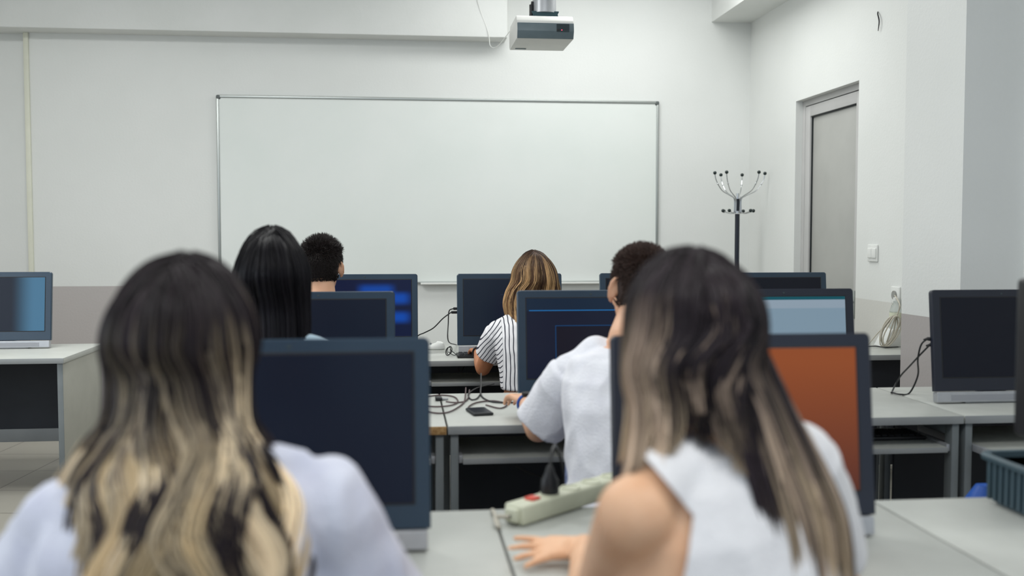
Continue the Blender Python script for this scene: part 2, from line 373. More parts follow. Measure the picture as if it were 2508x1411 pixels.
for az in (190, 222, 128, 305, 50, 352):
    ca, sa = math.cos(math.radians(az)), math.sin(math.radians(az)); R = .124
    pts = bez([(cx_ + ca * .02, cY + sa * .02, zl), (cx_ + ca * .06, cY + sa * .06, zl - .012), (cx_ + ca * R, cY + sa * R, zl + .004)], 6)
    arm = MB().tube(pts, .0042, 8).build('hook', M['chrome'], t)
    MB().ell((cx_ + ca * R, cY + sa * R, zl + .008), (.0138, .0138, .0138), 16).build('ball', M['knob'], arm)

# ------------------------------------------------------------------ desks
def desk(x0, x1, yf, yb, label, group, tray=True, chip=False, tray_out=0, low=.10, open_low=False, back=None):
    t = thing('desk', ((x0 + x1) / 2, (yf + yb) / 2, 0), label, 'desk', group)
    MB().box(x0, x1, yf, yb, DESK - .028, DESK, .0015).build('desktop', M['laminate'], t)
    MB().box(x0 - .001, x1 + .001, yf - .003, yf + .001, DESK - .0285, DESK - .001, .001).build('front_edge', M['chip'] if chip else M['edge'], t)
    for xa in (x0 + .008, x1 - .035):
        if open_low:
            pn = MB().box(xa, xa + .027, yf + .012, yb - .01, .0, DESK - .029, .0015).build('side_panel', M['panel'], t)
            MB().box(xa - .0005, xa + .0275, yf + .008, yf + .0125, .0, DESK - .0295, .001).build('edge_strip', M['legs'], pn)
        else:
            for ya in (yf + .010, yb - .06): MB().box(xa, xa + .027, ya, ya + .05, .0, DESK - .029, .003).build('leg', M['legs'], t)
            MB().box(xa + .003, xa + .024, yf + .058, yb - .058, DESK - .075, DESK - .0295, .002).build('side_rail', M['legs'], t)
    py = yf + back if back else yb - .09
    MB().box(x0 + .036, x1 - .036, py, py + .018, low, DESK - .0295).build('back_panel', M['modesty'], t)
    if open_low: MB().box(x0 + .036, x1 - .036, yb - .10, yb - .07, low - .075, low, .002).build('cross_rail', M['edge'], t)
    if tray:
        y0 = yf + .01 - tray_out
        tr = MB().box(x0 + .05, x1 - .05, y0, yf + .38, .588, .606, .0015).build('keyboard_tray', M['laminate'], t)
        MB().box(x0 + .05, x1 - .05, y0 - .003, y0 + .001, .5875, .606, .001).build('tray_edge', M['edge'], tr)
        for xa in (x0 + .036, x1 - .049): MB().box(xa, xa + .013, y0 + .01, yf + .4, .590, .615, .001).build('runner', M['silver'], t)
    return t
G1, G2, G3 = 'desks of the front row', 'desks of the middle row', 'desks of the nearest row'
desk(-.82, .10, 5.17, 5.88, 'grey desk under the monitor with the bright blue wallpaper', G1)
desk(.105, 1.015, 5.17, 5.88, 'grey desk at which the person in the striped shirt types', G1)
desk(1.02, 1.83, 5.17, 5.88, 'front row grey desk mostly hidden behind the man in the white shirt', G1)
desk(1.84, 2.85, 5.17, 5.88, 'front row grey desk in the corner carrying cable coil and white box', G1, tray=False, back=.12)
fl = desk(-2.79, -1.742, 5.50, 6.215, 'separate grey desk at the far left with solid beige side', G1, tray=False, low=.24, open_low=True)
MB().cyl((-1.795, 5.7, .585), (-1.776, 5.7, .585), .014, 14).build('lock_cam', M['silver'], fl)
desk(-.77, .150, 3.39, 4.09, 'middle row grey desk with bare chipboard showing on its edge', G2, chip=True)
desk(.157, 1.08, 3.39, 4.09, 'middle row grey desk with the black phone on it', G2)
desk(1.09, 1.979, 3.39, 4.06, 'grey desk right of the orange screen, left of a long seam', G2)
desk(1.986, 2.90, 3.39, 4.06, 'grey desk against the column under the dark switched-off monitor', G2, tray_out=.38)
desk(-.71, .207, 1.63, 2.34, 'nearest row grey desk left of the power strip', G3)
desk(.213, 1.124, 1.63, 2.34, 'nearest row grey desk carrying the white power strip', G3)
desk(1.130, 2.05, 1.61, 2.322, 'nearest row grey desk carrying the grey blue basket', G3)

# ------------------------------------------------------------------ screens
def uvnodes(m):
    tc = nn(m, 'ShaderNodeTexCoord'); s = nn(m, 'ShaderNodeSeparateXYZ'); lk(m, tc.outputs['Generated'], s.inputs[0]); return s.outputs[0], s.outputs[2]
def screen(name, base, strength=1.0, fn=None):
    m = mat(name, (4, 5, 8), .3); bsdf(m).inputs['Specular IOR Level'].default_value = .25
    col = nn(m, 'ShaderNodeRGB'); col.outputs[0].default_value = lin(base); cur = col.outputs[0]
    if fn:
        u, v = uvnodes(m); cur = fn(m, u, v, cur)
    lk(m, cur, bsdf(m).inputs['Emission Color']); bsdf(m).inputs['Emission Strength'].default_value = strength
    return m
def mixc(m, f, a, b):
    mx = nn(m, 'ShaderNodeMix', data_type='RGBA'); lk(m, f, mx.inputs[0])
    for i, x in ((6, a), (7, b)):
        if isinstance(x, tuple): mx.inputs[i].default_value = lin(x)
        else: lk(m, x, mx.inputs[i])
    return mx.outputs[2]
def band(m, x, lo, hi, soft=.002):
    a = nn(m, 'ShaderNodeMapRange', interpolation_type='SMOOTHSTEP'); lk(m, x, a.inputs[0]); a.inputs[1].default_value = lo - soft; a.inputs[2].default_value = lo + soft
    b = nn(m, 'ShaderNodeMapRange', interpolation_type='SMOOTHSTEP'); lk(m, x, b.inputs[0]); b.inputs[1].default_value = hi + soft; b.inputs[2].default_value = hi - soft
    return math_node(m, 'MULTIPLY', a.outputs[0], b.outputs[0])
def rect(m, u, v, x0, x1, y0, y1, s=.003): return math_node(m, 'MULTIPLY', band(m, u, x0, x1, s), band(m, v, y0, y1, s))
def f_blue(m, u, v, c):
    for x0, x1, y0, y1, col in ((.45, .80, .66, .90, (0, 62, 150)), (.78, .97, .58, .76, (0, 66, 160)), (.78, .97, .25, .42, (0, 66, 160)), (.55, .75, .1, .2, (0, 52, 140))):
        c = mixc(m, rect(m, u, v, x0, x1, y0, y1, .07), c, col)
    return c
def f_ide(m, u, v, c):
    c = mixc(m, rect(m, u, v, 0, 1, 0, .84), c, (14, 20, 40))
    c = mixc(m, rect(m, u, v, .02, .98, .842, .852), c, (26, 110, 176))
    c = mixc(m, rect(m, u, v, .22, .78, .2, .66), c, (10, 60, 104))
    return mixc(m, rect(m, u, v, .226, .774, .206, .65), c, (15, 13, 27))
def f_page(m, u, v, c):
    c = mixc(m, rect(m, u, v, 0, 1, .96, 1.1), c, (6, 76, 88))
    c = mixc(m, rect(m, u, v, 0, 1, .85, .955, .01), c, (136, 152, 166))
    g = nn(m, 'ShaderNodeMapRange'); lk(m, v, g.inputs[0]); g.inputs[1].default_value = .1; g.inputs[2].default_value = .4
    return mixc(m, math_node(m, 'MULTIPLY', math_node(m, 'SUBTRACT', 1.0, g.outputs[0]), .5), c, (70, 96, 100))
def f_grad(m, u, v, c):
    g = nn(m, 'ShaderNodeMapRange', interpolation_type='SMOOTHSTEP'); lk(m, u, g.inputs[0]); g.inputs[1].default_value = .62; g.inputs[2].default_value = .9
    return mixc(m, g.outputs[0], (6, 18, 36), c)
def f_lines(m, u, v, c):
    for y in (.72, .585): c = mixc(m, rect(m, u, v, .40, .98, y, y + .006), c, (50, 60, 84))
    return mixc(m, rect(m, u, v, .42, .99, .05, .70, .2), c, (20, 22, 42))
def f_orange(m, u, v, c):
    g = nn(m, 'ShaderNodeMapRange'); lk(m, v, g.inputs[0]); g.inputs[1].default_value = .0; g.inputs[2].default_value = .9
    return mixc(m, g.outputs[0], (84, 40, 26), c)
S = {'off': screen('off_screen_faint_glow', (10, 13, 24), .8), 'blue': screen('blue_wallpaper_screen', (4, 16, 50), 1, f_blue), 'ide': screen('dark_window_screen', (14, 32, 52), 1, f_ide),  # switched-off glass is given a faint glow of its own
     'page': screen('pale_page_screen', (120, 142, 158), 1, f_page), 'grad': screen('teal_desktop_screen', (66, 112, 142), 1, f_grad), 'lines': screen('faint_lines_screen', (20, 30, 44), .9, f_lines),
     'orange': screen('orange_screen', (138, 70, 30), 1, f_orange), 'navy': screen('navy_screen', (10, 19, 36), .9)}

def monitor(xc, Y, z, label, scr, bz='bezel', group='all-in-one computers on the desks', lean=6.5, W=.564, H=.432):
    t = thing('monitor', (xc, Y, z), label, 'computer monitor', group)
    z += .001
    mt = Matrix.Translation((xc, Y - .025, z)) @ Matrix.Rotation(math.radians(-lean), 4, 'X')
    fz = .046
    # housing outline with rounded top corners, tapering depth to the back
    def outline(w, h0, h1, r):
        pts = [(-w / 2, h0), (w / 2, h0)]
        for k in range(7):
            an = math.pi / 2 * k / 6; pts.append((w / 2 - r + r * math.cos(an), h1 - r + r * math.sin(an)))
        for k in range(7):
            an = math.pi / 2 + math.pi / 2 * k / 6; pts.append((-w / 2 + r + r * math.cos(an), h1 - r + r * math.sin(an)))
        return pts
    rg = []
    for y, sh in ((0, .003), (.003, 0), (.022, 0), (.045, .03), (.062, .09)):
        rg.append([mt @ Vector((px, y, pz)) for px, pz in outline(W - 2 * sh, fz + sh * .6, H - sh, .013)])
    MB().rings(rg).build('housing', M[bz], t)
    sx, s0, s1 = W / 2 - .035, fz + .054, H - .030
    def pl(x0, x1, z0, z1, y0, y1):
        mb = MB().box(x0, x1, y0, y1, z0, z1); return mb
    def local_box(name, x0, x1, y0, y1, z0, z1, m, bev=.0008, par=None):
        # built upright, then leaned as an object so that generated coordinates follow the screen
        b = MB().box(x0, x1, y0, y1, z0, z1, bev); bmesh.ops.recalc_face_normals(b.bm, faces=list(b.bm.faces))
        me = bpy.data.meshes.new(name); b.bm.to_mesh(me); b.bm.free(); me.materials.append(m)
        o = bpy.data.objects.new(name, me); C.objects.link(o); o.parent = par or t
        if par is None: o.location = (0, -.025, 0); o.rotation_euler = (math.radians(-lean), 0, 0)
        return o
    sb = local_box('screen_border', -sx - .004, sx + .004, -.0012, .002, s0 - .004, s1 + .004, M['black'])
    local_box('screen', -sx, sx, -.0022, .002, s0, s1, S[scr], par=sb)
    local_box('webcam', -.004, .004, -.0015, .001, H - .018, H - .012, M['projdark'])
    spk = local_box('speaker_bar', -W / 2 + .006, W / 2 - .006, -.006, .03, .006, fz - .001, M['silver'], .003)
    local_box('speaker_grille', -W / 2 + .06, W / 2 - .06, -.0068, .0, .012, fz - .012, mat('grille_grey', (150, 152, 158), .5), .0005, spk)
    ft = MB().box(xc - .16, xc + .16, Y - .02, Y + .16, z, z + .006, .002).box(xc - .06, xc + .06, Y + .07, Y + .09, z + .006, z + .2, .003, 2)
    ft.build('stand', M['silver'], t)
    return t
YM1, YM2, YM3 = 5.47, 3.80, 2.06
def mx(u_left, u_right, Y, v=700, W=.564):
    if u_left is not None: return P(u_left, v, Y).x + W / 2
    return P(u_right, v, Y).x - W / 2
monitor(mx(None, 1023, YM1), YM1, DESK, 'monitor with glowing blue wallpaper in front of the short dark haired man', 'blue')
monitor(mx(1121, None, YM1), YM1, DESK, 'dark monitor in front of the person in the striped shirt', 'lines', W=.57)
monitor(mx(1471, None, YM1), YM1, DESK, 'front row monitor just peeking out left of the white shirted man\'s head', 'off')
monitor(mx(None, 2027, YM1), YM1, DESK, 'front row monitor standing below the grey door, dark', 'off')
monitor(mx(None, 124, 6.0), 6.0, DESK, 'monitor with teal glowing desktop on the separate left desk', 'grad')
monitor(mx(None, 967, YM2), YM2, DESK, 'dark monitor before the long black haired person', 'navy')
monitor(mx(1268, None, YM2), YM2, DESK, 'monitor with thin blue window lines before the man in white shirt', 'ide')
monitor(mx(None, 2096, YM2), YM2, DESK, 'monitor showing a pale grey page under a teal bar', 'page', 'bezel_dark')
monitor(mx(None, 1053, YM3, 850), YM3, DESK, 'large dark monitor beside the wavy haired person at near left', 'navy')
monitor(mx(None, 2143, YM3, 850), YM3, DESK, 'monitor with plain orange screen behind the near right person', 'orange', 'bezel_dark')
monitor(P(2289, 720, 3.66).x + .282, 3.66, DESK, 'switched-off monitor on the desk by the column, cables in its side', 'off', 'bezel_dark')
# near-right black monitor, only its left edge in view
eb = P(2485, 800, 2.0)
t = thing('monitor', (eb.x + .28, 1.95, DESK), 'black monitor cut off by the right edge of the picture', 'computer monitor', 'all-in-one computers on the desks')
MB().box(eb.x, eb.x + .56, 1.94, 2.0, .94, 1.27, .01, 3).build('housing', M['black'], t)
MB().box(eb.x + .02, eb.x + .54, 1.937, 1.941, .96, 1.25).build('screen', S['off'], t)
MB().box(eb.x + .22, eb.x + .34, 1.99, 2.02, .73, 1.1, .004).box(eb.x + .16, eb.x + .40, 1.86, 2.03, .721, .735, .005).build('stand', M['black'], t)
# ------------------------------------------------------------------ people
def skin(name, rgb, c2):
    m = noisy(mat(name, rgb, .5), rgb, c2, 14, .12, bscale=260)
    bsdf(m).inputs['Subsurface Weight'].default_value = .06; bsdf(m).inputs['Subsurface Radius'].default_value = (.02, .008, .004); bsdf(m).inputs['Subsurface Scale'].default_value = .6
    return m
SK = {'fair': skin('fair_skin', (240, 194, 158), (230, 178, 140)), 'tan': skin('tanned_skin', (196, 134, 96), (182, 118, 82)), 'man': skin('warm_skin', (226, 178, 146), (216, 164, 132))}
def cloth(name, c1, c2, bump=.25):
    return noisy(mat(name, c1, .85, Sheen_Weight=.2), c1, c2, 20, bump, bscale=160)
CL = {'white': cloth('white_cotton', (226, 226, 234), (234, 234, 240)), 'lilac': cloth('pale_lilac_cotton', (206, 208, 226), (220, 222, 236)),
      'tank': cloth('white_jersey', (232, 230, 232), (240, 238, 240)), 'sky': cloth('pale_blue_cotton', (176, 200, 216), (186, 208, 224)), 'navy': cloth('navy_cotton', (44, 50, 72), (52, 58, 82))}
def stripe_cloth():
    m = mat('striped_cotton', (232, 230, 228), .85)
    tc = nn(m, 'ShaderNodeTexCoord'); n = nn(m, 'ShaderNodeTexNoise'); n.inputs['Scale'].default_value = 7; lk(m, tc.outputs['Object'], n.inputs[0])
    s = nn(m, 'ShaderNodeSeparateXYZ'); lk(m, tc.outputs['Object'], s.inputs[0])
    x = math_node(m, 'ADD', s.outputs[0], math_node(m, 'MULTIPLY', n.outputs[0], .02))
    # stripes lean over on the sleeve, which lies beyond the armpit
    k = nn(m, 'ShaderNodeMapRange'); lk(m, s.outputs[0], k.inputs[0]); k.inputs[1].default_value = -.134; k.inputs[2].default_value = -.136
    x = math_node(m, 'ADD', x, math_node(m, 'MULTIPLY', math_node(m, 'MULTIPLY', k.outputs[0], s.outputs[2]), -.75))
    f = math_node(m, 'FRACT', math_node(m, 'MULTIPLY', x, 52.0)); f = math_node(m, 'LESS_THAN', f, .24)
    lk(m, mixc(m, f, (232, 230, 232), (34, 36, 54)), bsdf(m).inputs['Base Color']); return m
CL['stripe'] = stripe_cloth()

def remeshed(mb, name, m, parent, origin, voxel, smooth=4, wrinkle=None, cut=None):
    bmesh.ops.recalc_face_normals(mb.bm, faces=list(mb.bm.faces))
    me = bpy.data.meshes.new('t'); mb.bm.to_mesh(me); mb.bm.free()
    o = bpy.data.objects.new('t', me); C.objects.link(o)
    r = o.modifiers.new('r', 'REMESH'); r.mode = 'VOXEL'; r.voxel_size = voxel; r.use_smooth_shade = True
    s = o.modifiers.new('s', 'SMOOTH'); s.iterations = smooth; s.factor = .5
    dg = bpy.context.evaluated_depsgraph_get(); ev = o.evaluated_get(dg); nm = bpy.data.meshes.new_from_object(ev)
    bpy.data.objects.remove(o); bpy.data.meshes.remove(me)
    n = len(nm.vertices)
    if wrinkle:
        amp, sc, direc = wrinkle
        co = np.empty(n * 3, 'f'); nm.vertices.foreach_get('co', co); co = co.reshape(-1, 3)
        no = np.empty(n * 3, 'f'); nm.vertices.foreach_get('normal', no); no = no.reshape(-1, 3)
        dv = np.empty(n, 'f')
        for i in range(n):
            c = co[i]; q = Vector((c[0] * sc * direc[0], c[1] * sc * direc[1], c[2] * sc * direc[2]))
            a = noise.noise(q); dv[i] = (1 - abs(a) * 2.2) * .6 + noise.noise(q * 2.3 + Vector((5, 3, 1))) * .5
        co += no * (dv * amp)[:, None]; nm.vertices.foreach_set('co', co.ravel())
    if cut:
        b = bmesh.new(); b.from_mesh(nm)
        for pc, pn in cut.planes: bmesh.ops.bisect_plane(b, geom=list(b.verts) + list(b.edges) + list(b.faces), plane_co=pc, plane_no=pn)
        kill = [f for f in b.faces if cut(f.calc_center_median())]
        bmesh.ops.delete(b, geom=kill, context='FACES'); b.to_mesh(nm); b.free()
    nm.transform(Matrix.Translation(-Vector(origin)))
    nm.materials.clear(); nm.materials.append(m); nm.name = name
    nm.polygons.foreach_set('use_smooth', [True] * len(nm.polygons))
    ob = bpy.data.objects.new(name, nm); C.objects.link(ob)
    if parent: ob.parent = parent; ob.location = Vector(origin) - wloc(parent)
    else: ob.location = origin
    if cut:
        sd = ob.modifiers.new('thickness', 'SOLIDIFY'); sd.thickness = .002; sd.offset = 1
    return ob

def frame_from(fwd, up):
    f = Vector(fwd).normalized(); u = Vector(up); u = (u - f * u.dot(f)).normalized(); r = f.cross(u)
    return Matrix((r, f, u)).transposed()            # columns: right, forward, up

def head_parts(mb, c, R, male=False, ear=.0):
    """skull, jaw, face and ears about the head centre c; R columns = right, forward, up"""
    c = Vector(c); L = lambda x, y, z: c + R @ Vector((x, y, z))
    mb.ell(L(0, -.012, .022), (.073, .092, .092), 24, R)
    mb.ell(L(0, .018, -.035), (.060, .072, .072), 20, R)
    mb.ell(L(0, .052, -.078), (.036 if male else .030, .036, .030), 16, R)      # chin
    mb.ell(L(0, .070, .034), (.052, .022, .026), 16, R)                         # brow
    for s in (-1, 1): mb.ell(L(.034 * s, .066, -.022), (.022, .022, .020), 12, R)  # cheekbones
    mb.chain([L(0, .086, .018), L(0, .104, -.016)], [.008, .012], 12); mb.ell(L(0, .100, -.020), (.016, .012, .009), 12, R)
    mb.ell(L(0, .087, -.046), (.022, .010, .007), 12, R); mb.ell(L(0, .086, -.057), (.019, .011, .007), 12, R)  # lips
    for s in (-1, 1):                                                            # ears: rim, lobe and hollow
        rim = [L(s * (.079 - ear + .014 * math.sin(a)), -.008 - .018 * math.cos(a * .9), .0 + .030 * math.cos(a)) for a in [k * math.pi / 6 for k in range(7)]]
        mb.chain(rim, [.006, .007, .007, .0065, .006, .006, .007], 10)
        mb.ell(L(s * (.079 - ear), -.006, 0), (.010, .017, .026), 12, R)
def hand_parts(mb, w, R, side, curl=.4, spread=.12, thumb=.8, s=1.0):
    """w = wrist; R columns = across (towards the thumb for side=+1), along the fingers, back of the hand up"""
    w = Vector(w); L = lambda x, y, z: w + R @ (Vector((x * side, y, z)) * s)
    mb.chain([L(0, -.01, 0), L(.0, .03, 0)], [.024 * s, .026 * s])
    for x in (-.026, -.009, .009, .026): mb.cap(L(x * .6, .02, 0), L(x, .078, .002), .014 * s, .0115 * s, 12)
    for x, ln, k in ((.029, .068, .0), (.010, .077, .05), (-.010, .071, .1), (-.029, .056, .2)):
        a = -.1; p = Vector((x, .080, .001)); pts = [L(*p)]; rr = [.0095 * s]; fan = x / .029 * spread
        for q, fr in enumerate((.45, .30, .25)):
            a += curl * (.6 + k) * (1, 1.2, .8)[q]
            p = p + Vector((math.sin(fan) * math.cos(a), math.cos(fan) * math.cos(a), -math.sin(a))) * ln * fr
            pts.append(L(*p)); rr.append((.0088, .0078, .0066)[q] * s)
        mb.chain(pts, rr, 12)
    t = thumb
    mb.chain([L(.018, .008, -.004), L(.040 + .006 * t, .036, -.010), L(.048 + .014 * t, .062, -.016), L(.050 + .014 * t, .086, -.022)], [.016 * s, .012 * s, .0105 * s, .0085 * s], 12)

def lerp(a, b, t): return Vector(a) * (1 - t) + Vector(b) * t
def oval(c, rx, ry, R, n=28, p=2.3):
    out = []
    for k in range(n):
        a = 2 * math.pi * k / n; ca, sa = math.cos(a), math.sin(a)
        out.append(Vector(c) + R @ Vector((rx * math.copysign(abs(ca) ** (2 / p), ca), ry * math.copysign(abs(sa) ** (2 / p), sa), 0)))
    return out
TORSO = ((.0, .175, .125), (.10, .165, .115), (.24, .135, .098), (.40, .145, .108), (.56, .168, .115), (.68, .172, .105), (.77, .150, .086), (.83, .095, .070))
def torso(mb, J, grow=0, t0=0, t1=.83, slim=1.0, flare=0):
    pel, nk = Vector(J['pelvis']), Vector(J['neck']); sh = (Vector(J['shR']) - Vector(J['shL'])); yaw = math.atan2(sh.y, sh.x); tilt = math.atan2(sh.z, Vector((sh.x, sh.y)).length)
    L = (nk - pel).length; bend = Vector(J.get('bend', (0, -.03, 0))); rg = []
    hy = J.get('hipyaw', 0)
    for t, rx, ry in TORSO:
        if t < t0 - .01 or t > t1 + .01: continue
        k = t / .83; c = lerp(pel, nk, k) + bend * math.sin(math.pi * min(k, 1))
        R = Matrix.Rotation(hy * (1 - k) + yaw * k, 3, 'Z') @ Matrix.Rotation(-tilt * max(0, k - .3) / .7, 3, 'Y')
        w = rx * slim; g = grow * (1.25 if t < .5 else 1)
        if flare and t < .35: g += flare * (.35 - t) / .35
        if t > .8: g = min(g, .006)
        rg.append(oval(c, w + g, ry * slim + g, R))
    mb.rings(rg)
def person(label, J, skin_m, shirt_m, trousers_m, voxel=.0055, slim=1.0, male=False, sleeve=.55, hem=.12, loose=.014, hands=None, wr=(.004, 10, (1, 1, 1)), shirt=True, cut=None, arm=1.0, flare=0):
    J = {k: (Vector(v) if isinstance(v, (tuple, list, Vector)) else v) for k, v in J.items()}
    base = Vector((J['pelvis'].x, J['pelvis'].y, 0))
    R = J['headR']; hc = J['head']; mb = MB()
    head_parts(mb, hc, R, male, 0 if male else .013)
    torso(mb, J, 0, slim=slim)
    nb = J['neck']; nr = .058 if male else .047
    mb.chain([nb + Vector((0, 0, -.05)), nb + Vector((0, 0, .02)), hc + R @ Vector((0, -.014, -.04))], [nr * 1.35, nr * 1.05, nr], 24)
    for s in ('L', 'R'):
        sh, el, wrist = J['sh' + s], J['el' + s], J['wr' + s]
        mb.chain([nb + Vector((0, -.005, -.015)), lerp(nb, sh, .55) + Vector((0, 0, .018 if male else .010)), sh], [.045, .042, .052 * arm * (1.1 if male else .95)], 20)   # trapezius and deltoid
        mb.chain([sh, lerp(sh, el, .45), el], [.052 * arm, .046 * arm, .037 * arm], 22)
        mb.chain([el, lerp(el, wrist, .3), wrist], [.037 * arm, .038 * arm, .025 * arm], 22)
        hp = (hands or {}).get(s)
        if hp is None:
            d = (wrist - el).normalized(); d.z = min(d.z, .05); hp = dict(dir=d, up=(0, 0, 1))
        HR = frame_from(hp['dir'], hp['up'])
        hand_parts(mb, wrist, HR, 1 if s == 'L' else -1, hp.get('curl', .5), hp.get('spread', .12), hp.get('thumb', .8), .93 if not male else 1.02)
        hip = J['pelvis'] + Vector((-.09 if s == 'L' else .09, .03, -.02))
        kn = J.get('kn' + s, hip + Vector((-.05 if s == 'L' else .05, .42, -.03))); an = J.get('an' + s, Vector((kn.x, kn.y - .03, .09)))
        J['hip' + s], J['kn' + s], J['an' + s] = hip, kn, an
        mb.chain([hip, lerp(hip, kn, .5), kn], [.085, .074, .056], 22)
        mb.chain([kn, lerp(kn, an, .3), an], [.054, .052, .036], 20)
        mb.chain([an + Vector((0, -.03, -.05)), an + Vector((0, .06, -.055)), an + Vector((0, .14, -.062))], [.034, .034, .024], 16)
    body = remeshed(mb, 'person', skin_m, None, base, voxel, 3)
    tag(body, label, 'person')
    for s in (-1, 1):
        e = MB().ell(hc + R @ Vector((.031 * s, .072, .012)), (.0125, .0125, .0125), 14).build('eye', M['eye'], body)
    tb = MB(); pel = J['pelvis']
    torso(tb, J, .010, t1=.17, slim=slim)
    for s in ('L', 'R'):
        tb.chain([J['hip' + s], lerp(J['hip' + s], J['kn' + s], .5), J['kn' + s]], [.096, .086, .068], 22)
        tb.chain([J['kn' + s], lerp(J['kn' + s], J['an' + s], .3), J['an' + s]], [.067, .064, .050], 20)
    remeshed(tb, 'trousers', trousers_m, body, base, .009, 3, (.004, 12, (1, 1, 1)))
    for s in ('L', 'R'):
        an = J['an' + s]
        remeshed(MB().chain([an + Vector((0, -.035, -.05)), an + Vector((0, .06, -.052)), an + Vector((0, .15, -.058))], [.040, .040, .031], 16), 'shoe', M['black'], body, base, .006, 2)
    if shirt:
        sb = MB(); torso(sb, J, loose, t0=hem, t1=.83, slim=slim, flare=flare)
        for s in ('L', 'R'):
            sh, el = J['sh' + s], J['el' + s]
            if isinstance(sleeve, dict) and sleeve[s] < 0: continue
            sb.chain([nb + Vector((0, -.008, -.045)), lerp(nb, sh, .55) + Vector((0, 0, .016 if male else .008)), sh], [.056, .054, .060 * arm], 20)
            slv = sleeve[s] if isinstance(sleeve, dict) else sleeve
            if slv > 0:
                e = lerp(sh, el, min(slv, 1))
                pts = [sh, lerp(sh, e, .5), e]; rr = [.062 * arm + loose * .3, .060 * arm + loose * .7, .054 * arm + loose]
                if slv > 1: pts.append(lerp(el, J['wr' + s], slv - 1)); rr.append(.042 * arm + loose * .5)
                if slv <= 1: sb.tube(pts, rr, 22)
                else: sb.chain(pts, rr, 22)
        remeshed(sb, 'shirt', shirt_m, body, base, max(voxel, .006), 3, wr, cut)
    return body, J

# ------------------------------------------------------------------ hair
def hair_mat(name):
    m = mat(name, (60, 45, 36), .42)
    a = nn(m, 'ShaderNodeAttribute', attribute_name='tint'); lk(m, a.outputs['Color'], bsdf(m).inputs['Base Color'])
    bsdf(m).inputs['Specular IOR Level'].default_value = .22
    return m
HAIR = hair_mat('hair')
def lock_mesh(name, parent, strands, cols, widths, seg=5, extra=None):
    """strands: (S,K,3), cols: (S,K,3) linear, widths: (S,K) -> one mesh of thin tapered tubes"""
    S_, K = strands.shape[:2]
    T = np.gradient(strands, axis=1); T /= np.linalg.norm(T, axis=2, keepdims=True) + 1e-9
    ref = np.zeros_like(T); ref[..., 1] = 1; A = np.cross(T, ref); nA = np.linalg.norm(A, axis=2, keepdims=True)
    A = np.where(nA < .15, np.array([1., 0, 0]), A / (nA + 1e-9)); A -= T * (A * T).sum(2, keepdims=True); A /= np.linalg.norm(A, axis=2, keepdims=True) + 1e-9
    B = np.cross(T, A)
    ang = np.arange(seg) * 2 * np.pi / seg
    V = strands[:, :, None] + (A[:, :, None] * np.cos(ang)[None, None, :, None] + B[:, :, None] * np.sin(ang)[None, None, :, None] * .6) * widths[:, :, None, None]
    V = V.reshape(-1, 3); cc = np.repeat(cols.reshape(-1, 3), seg, axis=0)
    s = np.arange(S_)[:, None, None]; k = np.arange(K - 1)[None, :, None]; j = np.arange(seg)[None, None, :]; j2 = (j + 1) % seg
    F = np.stack([(s * K + k) * seg + j, (s * K + k) * seg + j2, (s * K + k + 1) * seg + j2, (s * K + k + 1) * seg + j], -1).reshape(-1, 4)
    if extra is not None:
        v2, f2, c2 = extra; F = np.concatenate([F, f2 + len(V)]); V = np.concatenate([V, v2]); cc = np.concatenate([cc, c2])
    o = wloc(parent); V = V - np.array(o)
    me = bpy.data.meshes.new(name)
    me.vertices.add(len(V)); me.vertices.foreach_set('co', V.astype('f').ravel())
    me.loops.add(len(F) * 4); me.loops.foreach_set('vertex_index', F.astype('i').ravel())
    me.polygons.add(len(F)); me.polygons.foreach_set('loop_start', np.arange(0, len(F) * 4, 4, dtype='i')); me.polygons.foreach_set('loop_total', np.full(len(F), 4, 'i'))
    me.update(calc_edges=True); me.validate()
    at = me.color_attributes.new('tint', 'FLOAT_COLOR', 'POINT'); at.data.foreach_set('color', np.concatenate([cc, np.ones((len(cc), 1))], 1).astype('f').ravel())
    me.polygons.foreach_set('use_smooth', [True] * len(me.polygons)); me.materials.append(HAIR)
    ob = bpy.data.objects.new(name, me); C.objects.link(ob); ob.parent = parent
    return ob
def linc(c): return np.array(lin(c)[:3])
def resample(pts, K):
    pts = np.array([tuple(p) for p in bez(pts, 8)]); d = np.r_[0, np.cumsum(np.linalg.norm(np.diff(pts, axis=0), axis=1))]
    x = np.linspace(0, d[-1], K); return np.stack([np.interp(x, d, pts[:, i]) for i in range(3)], 1), d[-1]
def head_top(c, r, phi, R=None, pw=2.0, part=.6):
    """points running from the parting down over the crown to ear level at azimuth phi (0 = back, + = right)"""
    ph = math.radians(phi); R = R or Matrix.Identity(3); out = []
    sf = part * (.5 - .5 * math.cos(ph))                 # how far forward along the parting the lock is rooted
    for th in (1, 25, 47, 68, 88):
        t = math.radians(th); k = math.sin(t) ** (2 / pw); z = math.cos(t) ** (2 / pw)
        y = -r[1] * k * math.cos(ph) + sf * r[1] * (1 - k) * .9
        out.append(Vector(c) + R @ Vector((r[0] * k * math.sin(ph), y, r[2] * z)))
    return out
def no_shift(s): return 0
